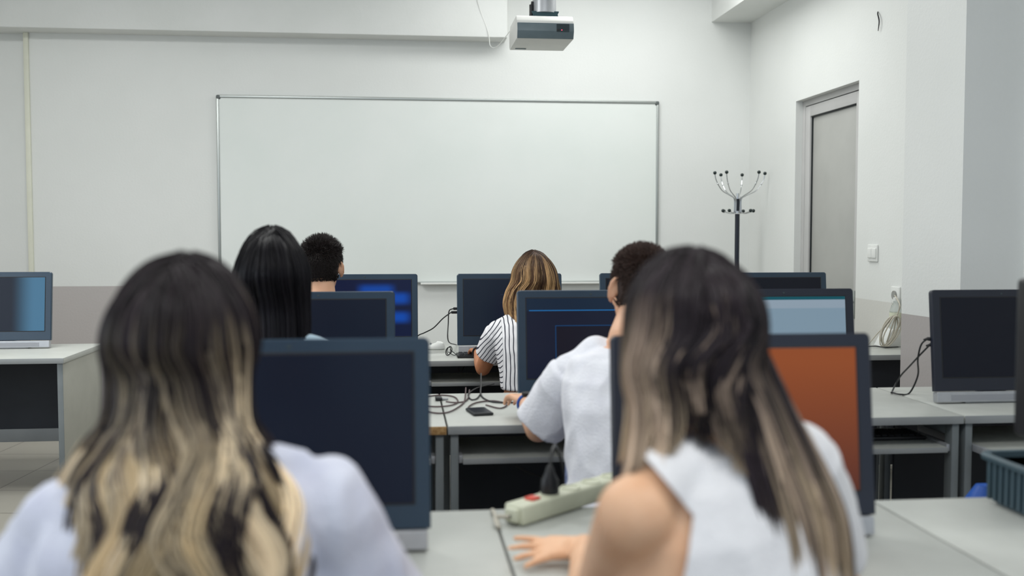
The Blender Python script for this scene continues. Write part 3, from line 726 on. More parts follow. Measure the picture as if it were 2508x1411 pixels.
def make_hair(parent, guides, n_lock, per, root, tip, hi, o0=.35, o1=.8, wave=.012, waves=3.2, width=.0016, clump=.011, K=30, depth=.02, seed=1, name='hair', hi_frac=.35, jitter=.15, cap=True, frizz=.002, inward=None, end_var=.12, taper=True, shift_fn=no_shift, dark_frac=0, coherent=0):
    """guides: list of polylines running root to end, side by side around the head; locks follow blends of neighbouring guides"""
    rng = np.random.RandomState(seed); G = []; L = []
    for g in guides:
        a, l = resample(g, K); G.append(a); L.append(l)
    G = np.array(G); L = np.array(L); nG = len(G)
    ctr = np.array(inward if inward is not None else G[:, :K // 3].reshape(-1, 3).mean(0))
    t = np.linspace(0, 1, K)
    def at(s):
        i = min(int(s), nG - 2); f = s - i; f2 = f * f * (3 - 2 * f) * .5 + f * .5
        return G[i] * (1 - f2) + G[i + 1] * f2, L[i] * (1 - f2) + L[i + 1] * f2
    st, co, wd = [], [], []
    R0, T0, H0 = linc(root), linc(tip), linc(hi)
    for l in range(n_lock):
        s = (l + rng.rand()) / n_lock * (nG - 1); path, ln = at(s)
        dpt = rng.rand() ** 1.5 * depth; light = rng.rand() < hi_frac
        tang = np.gradient(path, axis=0); tang /= np.linalg.norm(tang, axis=1, keepdims=True)
        out = path - ctr; out[:, 2] *= .25; out /= np.linalg.norm(out, axis=1, keepdims=True) + 1e-6
        side = np.cross(tang, out); side /= np.linalg.norm(side, axis=1, keepdims=True) + 1e-6
        cut = 1 - rng.rand() * end_var
        ph = rng.rand() * 6.28; fr = waves * ln * (1 + .25 * rng.randn()); A = wave * (.6 + .8 * rng.rand())
        if coherent: ph = s / (nG - 1) * 6.28 * coherent + .45 * rng.randn(); fr = waves * ln * (1 + .05 * rng.randn()); A = wave * (.8 + .35 * rng.rand())
        env = np.clip((t - .18) / .5, 0, 1) ** 1.2
        tt = t * cut
        wv = A * env * np.sin(ph + tt * 2 * np.pi * fr); wo = A * (.18 if coherent else .8) * env * np.cos(ph + tt * 2 * np.pi * fr); dpt = dpt * .35 if light and coherent else dpt
        pt = np.stack([np.interp(tt, t, path[:, i]) for i in range(3)], 1) + side * wv[:, None] + out * (wo - dpt * np.clip(t * 4, .3, 1) - clump * .8 * np.clip(1.15 - t * 1.2, .1, 1))[:, None]
        rad = clump * (1.25 - .45 * t) * (.7 + .6 * rng.rand())
        shift = rng.rand() * .3 - .15 + shift_fn(s / (nG - 1)); shift -= .35 if rng.rand() < dark_frac and not light else 0; tone = 1 + jitter * rng.randn()
        for k in range(per):
            a, r = rng.rand() * 6.28, math.sqrt(rng.rand())
            prof = rad * (1.15 - .55 * t ** 2) * r
            fz = frizz * np.cumsum(rng.randn(K)) * .35
            p = pt + side * (math.cos(a) * prof + fz * t)[:, None] + out * (math.sin(a) * prof * .6)[:, None]
            m_ = np.clip((tt + shift + .05 * rng.randn() - o0) / (o1 - o0), 0, 1); m_ = (m_ * m_ * (3 - 2 * m_))[:, None]
            c = R0 * (1 - m_) + T0 * m_
            if light: hl = np.clip((tt - o0 * .6) / .3, 0, 1)[:, None] * (.5 + .4 * rng.rand()); c = c * (1 - hl) + H0 * hl
            c = c * max(.45, tone + .12 * rng.randn())
            st.append(p); co.append(c); w_ = width * (.7 + .6 * rng.rand()) * np.ones(K)
            if taper: w_ *= np.clip((1.04 - t) * 4, .15, 1)
            wd.append(w_)
    extra = None
    if cap:
        n = 48; U = [at(s)[0] for s in np.linspace(0, nG - 1.001, n)]; U = np.array(U)
        K2 = int(K * .80); U = U[:, :K2]; o2 = U - ctr; o2[..., 2] *= .25; o2 /= np.linalg.norm(o2, axis=2, keepdims=True) + 1e-6
        outer = U - o2 * min(depth * .5, .012); inner = U - o2 * (min(depth * .5, .012) + .006)
        V = np.concatenate([outer.reshape(-1, 3), inner.reshape(-1, 3)]); N = n * K2
        i = np.arange(n - 1)[:, None]; j = np.arange(K2 - 1)[None]
        f = np.stack([i * K2 + j, (i + 1) * K2 + j, (i + 1) * K2 + j + 1, i * K2 + j + 1], -1).reshape(-1, 4)
        f2 = f[:, ::-1] + N
        e = []
        for a in range(n - 1): e += [[a * K2 + K2 - 1, (a + 1) * K2 + K2 - 1, (a + 1) * K2 + K2 - 1 + N, a * K2 + K2 - 1 + N]]
        for b in range(K2 - 1): e += [[b, b + 1, b + 1 + N, b + N], [(n - 1) * K2 + b + 1, (n - 1) * K2 + b, (n - 1) * K2 + b + N, (n - 1) * K2 + b + 1 + N]]
        tt = t[:K2]; m_ = np.clip((tt - o0) / (o1 - o0), 0, 1)[None, :, None]
        sn = (.5 + .5 * np.sin(np.linspace(0, 60, n)))[:, None, None]
        c = (R0 * (1 - m_) + T0 * m_ * (.65 + .35 * sn)) * .8
        c = np.broadcast_to(c, (n, K2, 3)).reshape(-1, 3)
        extra = (V, np.concatenate([f, f2, np.array(e)]), np.concatenate([c, c]))
    return lock_mesh(name, parent, np.array(st), np.array(co), np.array(wd), extra=extra)
def env_guides(c, r, Y, env, phis, R=None, pw=2.0, part=.6, vend=None):
    """env rows: (v, x_left, x_right, back, Yc) in photo pixels and metres -> guides whose silhouette follows those edges"""
    out = []
    for ph in phis:
        g = head_top(c, r, ph, R, pw, part); sn, cs = math.sin(math.radians(ph)), math.cos(math.radians(ph))
        for v, xa, xb, back, yc in env:
            if vend and v > vend(ph): break
            y = yc - back * cs
            g.append(P((xa + xb) / 2 + (xb - xa) / 2 * sn, v, y))
        out.append(g)
    return out
def long_cap(parent, c, R, rgb):
    c = Vector(c); o = c + R @ Vector((0, -.016, .024)); m = noisy(mat('hair_underlayer', rgb, .6), rgb, tuple(int(x * 1.2) for x in rgb), 50, .2)
    r = (.078, .094, .095); mb = MB().ell(o, r, 32, R); bmesh.ops.recalc_face_normals(mb.bm, faces=list(mb.bm.faces)); Ri = R.inverted(); kill = []
    for f in mb.bm.faces:
        q = Ri @ (f.calc_center_median() - o)
        if q.y / r[1] > .45 and q.z / r[2] < .5: kill.append(f)
    bmesh.ops.delete(mb.bm, geom=kill, context='FACES')
    b = mb.build('hair_underlayer', m, parent); sd = b.modifiers.new('thickness', 'SOLIDIFY'); sd.thickness = .003
def short_hair(parent, c, R, r, m_root, n=9000, L=.02, name='hair', seed=3, low=-.45, width=.0011, cutback=.35, top=1.6):
    rng = np.random.RandomState(seed); K = 5; st, wd, co = [], [], []
    Rm = np.array(R); base = linc(m_root); cc = np.array(c)
    while len(st) < n:
        d = rng.randn(3); d /= np.linalg.norm(d)
        # hairline: everything behind the face, down to the nape
        if d[1] > .35 and d[2] < .45: continue
        if d[2] < low + max(0, d[1]) * .9: continue
        if abs(d[0]) > .86 and d[2] < .02 and -.4 < d[1]: continue
        p = d * np.array(r); ln = L * (.35 + .65 * np.clip((d[2] + .3) / .9, 0, 1)) * (.75 + .5 * rng.rand()) * (top if d[2] > .55 else 1)
        g = d * .55 + np.array([.15 * rng.randn(), .25 + .15 * rng.randn(), -.55 + .9 * max(0, d[2]) + .15 * rng.randn()]); g /= np.linalg.norm(g)
        pts = np.array([p * .985 + g * ln * t + d * ln * .4 * t * (1 - t) for t in np.linspace(0, 1, K)])
        st.append(pts @ Rm.T + cc); wd.append(width * np.array([1, 1, .9, .7, .25])); co.append(np.tile(base * (1 + .25 * rng.randn()), (K, 1)).clip(.002, 1))
    return lock_mesh(name, parent, np.array(st), np.array(co), np.array(wd), seg=3)
def scalp(parent, c, R, r, rgb):
    m = noisy(mat('scalp_stubble', rgb, .8), rgb, tuple(int(x * .85) for x in rgb), 60, .3)
    mb = MB().ell(c, r, 32, R); bmesh.ops.recalc_face_normals(mb.bm, faces=list(mb.bm.faces))
    Ri = R.inverted(); kill = []
    for f in mb.bm.faces:
        q = Ri @ (f.calc_center_median() - Vector(c)); d = Vector((q.x / r[0], q.y / r[1], q.z / r[2]))
        if (d.y > .35 and d.z < .45) or d.z < -.66 + max(0, d.y) * .9: kill.append(f)
    bmesh.ops.delete(mb.bm, geom=kill, context='FACES')
    o = mb.build('hair_base', m, parent); sd = o.modifiers.new('thickness', 'SOLIDIFY'); sd.thickness = .0015; return o

def stool(x, y, label):
    t = thing('stool', (x, y, 0), label, 'chair', 'seats of the people at the desks')
    MB().lathe([(.02, .325), (.17, .33), (.19, .345), (.195, .365), (.185, .382), (.12, .388), (.02, .388)], (x, y, 0), 32).build('seat', M['chairfab'], t)
    MB().lathe([(.03, .09), (.03, .20), (.018, .202), (.018, .322), (.05, .326)], (x, y, 0), 16).build('column', M['black'], t)
    for k in range(5):
        a = 2 * math.pi * k / 5 + .3; ca, sa = math.cos(a), math.sin(a)
        lg = MB().tube([(x + ca * .02, y + sa * .02, .105), (x + ca * .15, y + sa * .15, .095), (x + ca * .27, y + sa * .27, .07)], [.022, .018, .013], 8).build('leg', M['black'], t)
        MB().cyl((x + ca * .27 - sa * .014, y + sa * .27 + ca * .014, .028), (x + ca * .27 + sa * .014, y + sa * .27 - ca * .014, .028), .028, 16).cyl((x + ca * .27, y + sa * .27, .03), (x + ca * .27, y + sa * .27, .07), .009, 8).build('caster', M['black'], lg)
HF = lambda yaw=0, pitch=0, roll=0: Matrix.Rotation(math.radians(yaw), 3, 'Z') @ Matrix.Rotation(math.radians(roll), 3, 'Y') @ Matrix.Rotation(math.radians(pitch), 3, 'X')

# --- near left: long wavy ombre hair, white blouse
Y = 1.42; hc = P(452, 855, Y)
nk = P(455, 1120, 1.40)
hc = P(452, 893, Y)
J = dict(bend=(0, -.01, 0), head=hc, headR=HF(0, -6), neck=nk, pelvis=(nk.x - .01, 1.35, .50), shL=P(185, 1300, 1.39), shR=P(785, 1250, 1.39), elL=P(-30, 1640, 1.46), elR=P(960, 1600, 1.46),
         wrL=(-.50, 1.74, .752), wrR=(-.14, 1.76, .752))
pa, JA = person('person in a white blouse with long wavy dark-to-blond hair, near left', J, SK['fair'], CL['lilac'], M['jeans'], voxel=.0065, sleeve=1.3, loose=.022, wr=(.010, 13, (1, 1, .6)), arm=1.05)
env = [(930, 250, 625, .105, Y), (1030, 245, 640, .105, Y - .01), (1110, 195, 695, .135, Y - .01), (1190, 135, 745, .165, Y - .02), (1300, 122, 768, .18, Y - .03), (1420, 112, 782, .19, Y - .03), (1640, 135, 770, .195, Y - .03), (1850, 140, 760, .195, Y - .03)]
long_cap(pa, hc, HF(0, -6), (40, 33, 36))
ga = env_guides(P(450, 850, Y), (.106, .122, .108), Y, env, (-128, -100, -78, -55, -32, -10, 10, 32, 55, 78, 100, 128), pw=2.15)
make_hair(pa, ga, 150, 26, (40, 33, 36), (200, 176, 138), (224, 204, 174), o0=.30, o1=.60, wave=.022, waves=4.4, coherent=2.6, width=.0016, clump=.016, depth=.03, seed=6, shift_fn=lambda s: .10 * abs(s - .5) * 2 - .05, dark_frac=.55, hi_frac=.34, K=56, jitter=.3)
stool(J['pelvis'][0], J['pelvis'][1], 'black stool under the wavy haired person at near left')

# --- near right: straight long hair, bare left shoulder, white top
Y = 1.44; hc = P(1695, 862, Y); nk = P(1755, 1085, 1.40)
J = dict(bend=(0, -.01, 0), head=hc, headR=HF(-4, -8, 4), neck=nk, pelvis=(nk.x + .02, 1.31, .50), shL=P(1560, 1262, 1.31), shR=P(1938, 1130, 1.47), elL=P(1452, 1500, 1.58), elR=P(2055, 1450, 1.60),
         wrL=P(1432, 1372, 1.93), wrR=(.80, 1.86, .755))
J['wrL'].z = .752
s1, s2, s3 = P(1590, 1125, 1.25), P(1725, 1290, 1.22), P(1690, 1420, 1.22)
# the neckline and the open left side of the top are two slanting planes in space
def plane3(a, b): n = (b - a).cross(Vector((0, 1, 0))).normalized(); return lambda c: (c - a).dot(n)
pl_a, pl_b = plane3(s1, s2), plane3(s2, s3)
nkcut = J['neck'].z - .02
def cut(c):
    left = (pl_a(c) < 0 if c.z > s2.z else pl_b(c) < 0)
    return left
cut.planes = [(s1, (s2 - s1).cross(Vector((0, 1, 0))).normalized()), (s2, (s3 - s2).cross(Vector((0, 1, 0))).normalized()), (s2, Vector((0, 0, 1)))]
pb, JB = person('person in a white top with one bare shoulder and long straight hair, near right', J, SK['fair'], CL['tank'], M['jeans'], voxel=.0055, sleeve={'L': 0, 'R': .7}, loose=.010, wr=(.004, 12, (1, 1, .6)),
                hands=dict(L=dict(dir=(-1, .02, -.02), up=(0, -.28, 1), curl=.16, spread=.38, thumb=.9)), cut=cut, slim=.97, arm=1.05)
def ox(u, v, dy): return P(u, v, Y + dy)
lower = {-125: ((1545, 950, .06), (1548, 1020, .06), (1540, 1100, .05), (1530, 1190, .03)),
         -90: ((1520, 900, 0), (1530, 1000, 0), (1518, 1100, -.03), (1500, 1190, -.06)),
         -60: ((1545, 900, -.07), (1565, 1000, -.08), (1560, 1090, -.10), (1540, 1180, -.14)),
         -30: ((1618, 900, -.11), (1635, 1000, -.11), (1640, 1070, -.12), (1625, 1130, -.14)),
         0: ((1700, 900, -.12), (1712, 1000, -.12), (1715, 1060, -.12), (1715, 1110, -.13)),
         20: ((1765, 900, -.12), (1785, 1000, -.12), (1795, 1070, -.13), (1800, 1130, -.15)),
         38: ((1805, 900, -.10), (1835, 1000, -.11), (1865, 1150, -.14), (1905, 1300, -.17), (1945, 1500, -.19)),
         60: ((1845, 900, -.07), (1885, 1000, -.08), (1940, 1150, -.11), (1990, 1300, -.14), (2020, 1500, -.17)),
         90: ((1893, 900, 0), (1935, 1000, -.02), (2000, 1130, -.06), (2065, 1270, -.11), (2098, 1500, -.15)),
         125: ((1895, 920, .05), (1940, 1010, .03), (2005, 1130, -.02), (2080, 1280, -.08), (2110, 1500, -.13))}
gb = []
long_cap(pb, hc, HF(-4, -8, 4), (42, 34, 38))
for ph in sorted(lower): gb.append(head_top(P(1697, 815, Y), (.106, .120, .102), ph, HF(0, 0, 2), 2.6) + [ox(*q) for q in lower[ph]])
make_hair(pb, gb, 170, 24, (42, 34, 38), (192, 170, 142), (192, 168, 148), o0=.48, o1=.98, shift_fn=lambda s: .22 * max(0, 1 - s / .38) + .10 * max(0, (s - .75) / .25) - .35 * max(0, 1 - abs(s - .52) / .2), dark_frac=.3, wave=.005, waves=1.6, coherent=1.5, width=.0018, clump=.016, depth=.025, seed=9, hi_frac=.24, jitter=.25, K=40, end_var=.32)
stool(J['pelvis'][0], J['pelvis'][1], 'black stool under the person with one bare shoulder')

# --- middle left: straight black hair
Y = 2.92; hc = P(668, 700, Y); nk = P(665, 850, 2.90)
J = dict(head=hc, headR=HF(-3, -4), neck=nk, pelvis=(nk.x, 2.78, .50), shL=P(530, 900, 2.9), shR=P(785, 880, 2.9), elL=P(500, 1100, 3.0), elR=P(800, 1080, 3.0), wrL=(-.50, 3.45, .755), wrR=(-.22, 3.46, .755))
pc, JC = person('person with long straight black hair behind the large dark monitor', J, SK['fair'], CL['sky'], M['dark_trousers'], voxel=.0075, sleeve=.6)
long_cap(pc, hc, HF(-3, -4), (13, 10, 16))
env = [(740, 560, 760, .095, Y), (790, 568, 762, .095, Y), (850, 575, 760, .105, Y), (950, 580, 755, .12, Y), (1050, 585, 750, .12, Y)]
gc = env_guides(P(664, 690, Y), (.112, .130, .140), Y, env, (-125, -90, -60, -30, 0, 30, 60, 90, 125), pw=2.05)
make_hair(pc, gc, 110, 22, (13, 10, 16), (12, 9, 15), (20, 17, 25), wave=.003, waves=1.2, width=.0019, clump=.014, depth=.02, seed=12, K=28)
stool(J['pelvis'][0], J['pelvis'][1], 'black stool under the person with straight black hair')

# --- front left: man, short dark hair
Y = 4.8; hc = P(788, 660, Y); nk = P(792, 752, 4.74); Rm = HF(-6, -10) * 1.10
J = dict(head=hc, headR=Rm, neck=nk, pelvis=(nk.x, 4.5, .52), shL=P(700, 790, 4.75), shR=P(890, 790, 4.75), elL=P(680, 900, 4.9), elR=P(945, 905, 4.95), wrL=(-.55, 5.28, .755), wrR=P(975, 855, 5.2))
pd, JD = person('man with short dark cropped hair and a visible right ear', J, SK['man'], CL['navy'], M['dark_trousers'], voxel=.006, male=True, sleeve=.5)
scalp(pd, hc + Rm @ Vector((0, -.012, .022)), Rm, (.0775, .0965, .0965), (44, 36, 34))
short_hair(pd, hc + Rm @ Vector((0, -.012, .022)), Rm, (.080, .099, .099), (34, 28, 27), n=9000, L=.020, seed=3, low=-.80)
stool(J['pelvis'][0], J['pelvis'][1], 'black stool under the man with short dark cropped hair')

# --- front centre: long brown hair with blond strands, striped shirt
Y = 4.86; hc = P(1308, 694, Y); nk = P(1300, 775, 4.82); Rm = HF(6, -14, 2)
J = dict(head=hc, headR=Rm, neck=nk, bend=(0, -.01, 0), pelvis=(nk.x - .01, 4.72, .50), shL=P(1222, 815, 4.82), shR=P(1395, 808, 4.84), elL=P(1183, 902, 4.93), elR=P(1440, 905, 4.93), wrL=P(1172, 872, 5.20), wrR=(.86, 5.30, .755))
J['wrL'].z = .765
pe, JE = person('person in a black and white striped shirt typing with blond-streaked brown hair', J, SK['tan'], CL['stripe'], M['dark_trousers'], voxel=.0045, sleeve=.62, loose=.016, slim=.92, hem=.16,
                hands=dict(L=dict(dir=(-.12, 1, -.06), up=(0, 0, 1), curl=.55, spread=.10)), wr=(.003, 18, (1, 1, .6)))
long_cap(pe, hc, Rm, (96, 70, 52))
env = [(715, 1236, 1376, .10, Y), (745, 1230, 1374, .105, Y), (775, 1238, 1367, .13, Y), (800, 1244, 1357, .16, Y - .01), (835, 1248, 1345, .19, Y - .01), (870, 1246, 1345, .20, Y - .02)]
ge = env_guides(P(1309, 690, Y), (.118, .118, .143), Y, env, (-130, -100, -75, -50, -25, 0, 25, 50, 75, 100, 130), pw=1.95)
make_hair(pe, ge, 190, 12, (72, 52, 42), (132, 98, 68), (206, 168, 120), o0=.1, o1=.8, wave=.010, waves=3.5, coherent=3, width=.0011, clump=.0085, depth=.018, seed=21, hi_frac=.38, K=36, end_var=.42, jitter=.35, dark_frac=.2)
bp = J['wrL']; fd = (J['wrL'] - J['elL']).normalized(); bc = lerp(J['wrL'], J['elL'], .10); Rb = frame_from(fd, (0, 0, 1))
tag(MB().tube([bc + Rb @ Vector((math.cos(a) * .031, 0, math.sin(a) * .031)) for a in [2 * math.pi * k / 24 for k in range(25)]], .0055, 10).build('bracelet', M['black']), 'black band bracelet on the wrist of the striped shirt person', 'bracelet')
stool(J['pelvis'][0], J['pelvis'][1], 'black stool under the person in the striped shirt')

# --- middle: man in white t-shirt
Y = 3.04; hc = P(1566, 716, Y); nk = P(1540, 845, 2.96); Rm = HF(8, -8, 6) * 1.08
J = dict(head=hc, headR=Rm, neck=nk, pelvis=P(1530, 1230, 2.72), shL=P(1405, 918, 2.98), shR=P(1680, 905, 3.05), elL=P(1318, 1052, 3.06), elR=P(1760, 1080, 3.1), wrL=P(1290, 1004, 3.42), wrR=(.98, 3.52, .755), bend=(0, -.02, 0))
J['pelvis'] = Vector((P(1530, 1230, 2.72).x, 2.72, .52)); J['wrL'].z = .79
pf, JF = person('man in a loose white t-shirt leaning to the monitor with blue lines', J, SK['man'], CL['white'], M['jeans'], voxel=.0055, male=True, sleeve=.92, loose=.024, hem=.07,
                hands=dict(L=dict(dir=(-.25, 1, .1), up=(.1, 0, 1), curl=.6, spread=.1)), wr=(.011, 9, (1, 1, .7)), arm=1.08)
scalp(pf, hc + Rm @ Vector((0, -.012, .022)), Rm, (.0775, .0965, .0965), (58, 44, 40))
short_hair(pf, hc + Rm @ Vector((0, -.012, .022)), Rm, (.081, .100, .102), (66, 50, 44), n=9000, L=.013, seed=5, low=-.78, width=.0013)
wb_ = lerp(J['wrL'], J['elL'], .06); Rb = frame_from((J['wrL'] - J['elL']).normalized(), (0, 0, 1))
t = thing('wristwatch', wb_, 'dark watch with blue strap on the wrist of the white shirted man', 'watch')
MB().tube([wb_ + Rb @ Vector((math.cos(a) * .031, 0, math.sin(a) * .031)) for a in [2 * math.pi * k / 24 for k in range(25)]], .006, 10).build('strap', M['blue'], t)
MB().cyl(wb_ + Rb @ Vector((0, 0, .028)), wb_ + Rb @ Vector((0, 0, .040)), .019, 20).build('watch_case', M['black'], t)
stool(J['pelvis'][0], J['pelvis'][1], 'black stool under the man in the white t-shirt')
# ------------------------------------------------------------------ small things on the desks
T = DESK + .001
def cable(name, pts, r, m, label, n=8): return tag(MB().tube(bez(pts, n), r, 8).build(name, m), label, 'cable')
def D(u, v, dz=0): q = PZ(u, v, DESK + dz); return q
# USB plugs and leads on the side of the centre monitor
a = P(1121, 756, YM1 + .03)
for i, (v, u2) in enumerate(((756, 1110), (765, 1105))):
    b0 = P(1124, v, YM1 + .03); b1 = P(u2, v, YM1 + .03)
    MBx = MB().box(b1.x, b0.x, b0.y - .008, b0.y + .008, b0.z - .007, b0.z + .007, .003)
    pl = MBx.build('plug', M['black'], None)
    if i == 0:
        tag(pl, 'upper black plug in the left side of the centre monitor', 'plug')
        e = bez([b1, P(1100, 762, YM1 + .04), P(1098, 790, YM1 + .04), P(1098, 835, YM1 + .03), D(1118, 845, .006)], 8)
        tag(MB().tube(e, .0032, 8).build('lead', M['cable']), 'thin black lead hanging straight down from the centre monitor', 'cable')
    else:
        tag(pl, 'lower black plug in the left side of the centre monitor', 'plug')
        e = bez([b1, P(1085, 780, YM1 + .05), P(1062, 803, YM1 + .08), P(1040, 815, YM1 + .1), P(1022, 824, YM1 + .1), D(1000, 852, .006)], 8)
        tag(MB().tube(e, .0032, 8).build('lead', M['cable']), 'black lead sagging leftward from the centre monitor', 'cable')
# keyboard, mouse, glasses on the front row desk
def keyboard(x, y, label, rz=0, z=T):
    t = thing('keyboard', (x, y, z), label, 'keyboard', 'black keyboards')
    MB().prism([(x - .22, y - .07), (x + .22, y - .07), (x + .22, y + .07), (x - .22, y + .07)], .014, Matrix.Translation((0, 0, z)), .004).build('case', M['black'], t)
    for r_ in range(5):
        mb = MB()
        for k in range(16): mb.box(x - .208 + k * .0262, x - .208 + k * .0262 + .022, y - .058 + r_ * .024, y - .038 + r_ * .024, z + .013, z + .019, .002, 1)
        mb.build('key_row', M['cable'], t)
    return t
kb = D(1118, 868).x
keyboard(kb + .215, 5.33, 'black keyboard under the hand of the striped shirt person')
m0 = D(1068, 856)
t = thing('computer_mouse', (m0.x, m0.y, T), 'white mouse on the front desk left of the centre monitor', 'mouse')
MB().rings([[Vector((m0.x + .052 * k * math.cos(a), m0.y + .032 * k * math.sin(a), T + h + (.008 * math.cos(a) if h > .02 else 0))) for a in [2 * math.pi * i / 24 for i in range(24)]] for k, h in ((.88, 0), (1, .006), (.98, .016), (.82, .028), (.5, .036), (.15, .038))]).build('shell', M['white'], t)
MB().cyl((m0.x - .03, m0.y - .004, T + .031), (m0.x - .03, m0.y + .004, T + .031), .006, 14).build('wheel', M['edge'], t)
g0 = D(1098, 872)
t = thing('eyeglasses', (g0.x, g0.y, T), 'black wire eyeglasses standing on edge beside the keyboard', 'eyeglasses')
for dy, dz in ((0, .0), (.03, .0)):
    MB().tube([Vector((g0.x + .004 * math.sin(a) + dy * .25, g0.y + dy, T + .024)) + Vector((.013 * math.cos(a), 0, .022 * math.sin(a))) for a in [2 * math.pi * k / 20 for k in range(21)]], .0022, 6, False).build('rim', M['black'], t)
MB().tube([(g0.x + .01, g0.y, T + .042), (g0.x + .012, g0.y + .03, T + .044)], .002, 6).build('bridge', M['black'], t)
MB().tube(bez([(g0.x, g0.y, T + .02), (g0.x + .03, g0.y - .01, T + .004), (g0.x + .06, g0.y + .0, T + .014), (g0.x + .085, g0.y, T + .004)], 6), .0022, 6).build('temple', M['black'], t)
MB().tube(bez([(g0.x + .01, g0.y + .03, T + .03), (g0.x + .045, g0.y + .02, T + .004), (g0.x + .075, g0.y + .02, T + .003)], 6), .0022, 6).build('temple', M['black'], t)
# phone and leads on the middle desk
q = D(1174, 1012); ph = thing('phone', (q.x, q.y, T), 'black phone lying on the middle desk', 'phone')
Rz = Matrix.Rotation(math.radians(10), 4, 'Z')
mtp = Matrix.Translation((q.x, q.y, T)) @ Rz
MB().box(-.037, .037, -.062, .062, 0, .010, .004, 3, mtp).build('case', M['phonecase'], ph)
MB().box(-.033, .033, -.057, .057, .0095, .0108, .0008, 1, mtp).build('screen', M['phone'], ph)
z = .004
cable('lead', [D(1190, 992, z), D(1225, 1000, z), D(1241, 990, z), D(1210, 982, z), D(1168, 986, z), D(1148, 996, z), D(1150, 1004, z)], .0028, M['cable_brown'], 'brown lead looped around the black phone')
cable('lead', [P(1178, 915, 4.35), P(1178, 945, 4.22), D(1177, 963, z), D(1184, 975, z), D(1205, 984, z), D(1232, 986, z), D(1262, 986, z)], .0032, M['cable'], 'black lead dropping behind the middle desk and running to the keyboard')
cable('lead', [D(1176, 966, z), D(1168, 976, z), D(1156, 979, z), D(1148, 972, z), D(1149, 963, z), P(1170, 950, 4.2), P(1210, 940, 4.3)], .0028, M['cable'], 'thin black lead forming a small loop at the desk\'s back edge')
cable('lead', [P(1141, 950, 4.2), D(1140, 964, z), D(1136, 985, z), D(1118, 1000, z), D(1096, 1010, z), D(1070, 1012, z), D(1045, 1006, z), D(1030, 990, z)], .0028, M['cable_brown'], 'red-brown lead in a wide loop across the desk seam')
cable('lead', [D(1040, 972, z), D(1080, 968, z), D(1112, 972, z), D(1121, 984, z), D(1104, 993, z), D(1070, 996, z), D(1035, 994, z)], .0028, M['cable_brown'], 'red-brown lead coiled behind the large dark monitor')
cable('lead', [D(1092, 984, z + .004), D(1112, 986, z), D(1135, 984, z), D(1146, 975, z), P(1150, 955, 4.2)], .0028, M['cable_brown'], 'red-brown lead joining the small bright connector')
q = D(1075, 981); t = thing('connector', (q.x, q.y, T), 'small black and silver plug lying on the desk seam', 'plug')
MB().box(q.x - .014, q.x + .012, q.y - .02, q.y + .03, T, T + .012, .003).build('body', M['black'], t)
MB().box(q.x + .012, q.x + .036, q.y - .004, q.y + .012, T + .001, T + .008, .002).build('metal_end', M['silver'], t)
# keyboard under the hand of the man in white
keyboard(P(1280, 1010, 3.56).x + .24, 3.56, 'black keyboard under the hand of the man in the white t-shirt')
# blue cloth hanging at his left side
q0, q1 = P(1398, 1105, 2.84), P(1402, 1214, 2.80)
t = MB()
rg = []
for k in range(9):
    f = k / 8; c = lerp(q0, q1, f); rg.append(oval(c, .014 + .006 * f, .035 + .01 * f, Matrix.Identity(3), 16))
tag(t.rings(rg).build('bag_strap', noisy(mat('blue_white_fabric', (24, 46, 110), .8), (18, 36, 96), (150, 164, 200), 30), None), 'blue patterned cloth hanging beside the hem of the white t-shirt', 'cloth')
# power strip on the near desk
q = D(1305, 1288); q2 = D(1452, 1240); dr = (q2 - q); dr.z = 0; dr.normalize()
L_ = .50; ang_ = math.atan2(dr.y, dr.x)
mt_ = Matrix.Translation((q.x - .022, q.y - .01, T)) @ Matrix.Rotation(ang_, 4, 'Z')
t = thing('power_strip', Vector((q.x, q.y, T)), 'cream white power strip with red switch on the near desk', 'power strip')
MB().box(0, L_, -.0, .058, 0, .044, .007, 3, mt_).build('housing', M['cream'], t)
MB().box(-.012, .004, .010, .048, .006, .038, .006, 3, mt_).build('end_cap', M['cream'], t)
sw = MB().box(.050, .078, .016, .042, .043, .050, .002, 2, mt_).build('switch', M['red'], t)
MB().cyl(mt_ @ Vector((-.0135, .030, .020)), mt_ @ Vector((-.010, .030, .020)), .004, 12).build('screw', M['black'], t)
for k in range(5):
    c0 = mt_ @ Vector((.125 + k * .078, .029, .0435))
    so = MB().lathe([(.024, 0), (.024, .003), (.020, .003), (.019, -.001), (.001, -.001)], c0, 24).build('socket', M['cream'], t)
    for s in (-1, 1):
        MB().cyl(c0 + mt_.to_3x3() @ Vector((s * .0095, 0, -.0005)), c0 + mt_.to_3x3() @ Vector((s * .0095, 0, .0004)), .0028, 10).build('hole', M['black'], so)
c0 = mt_ @ Vector((.125, .029, .047))
t = thing('power_plug', c0, 'black plug standing in the power strip', 'plug')
MB().lathe([(.021, 0), (.022, .012), (.020, .030), (.012, .045), (.008, .06), (.003, .065)], c0, 20).build('plug_body', M['black'], t)
MB().tube(bez([c0 + Vector((0, 0, .06)), c0 + Vector((.01, .03, .09)), c0 + Vector((.03, .10, .085)), c0 + Vector((.06, .18, -.0)), c0 + Vector((.07, .21, -.2))], 6), .0035).build('plug_lead', M['black'], t)
st_ = mt_ @ Vector((-.012, .03, .02))
cable('strip_cable', [st_, st_ + Vector((-.03, .01, -.004)), D(1222, 1292, .006), D(1214, 1268, .006), D(1207, 1250, .006), P(1204, 1262, 2.40), P(1204, 1330, 2.41)], .0045, M['cable_cream'], 'cream cord curving from the power strip over the desk\'s back edge')
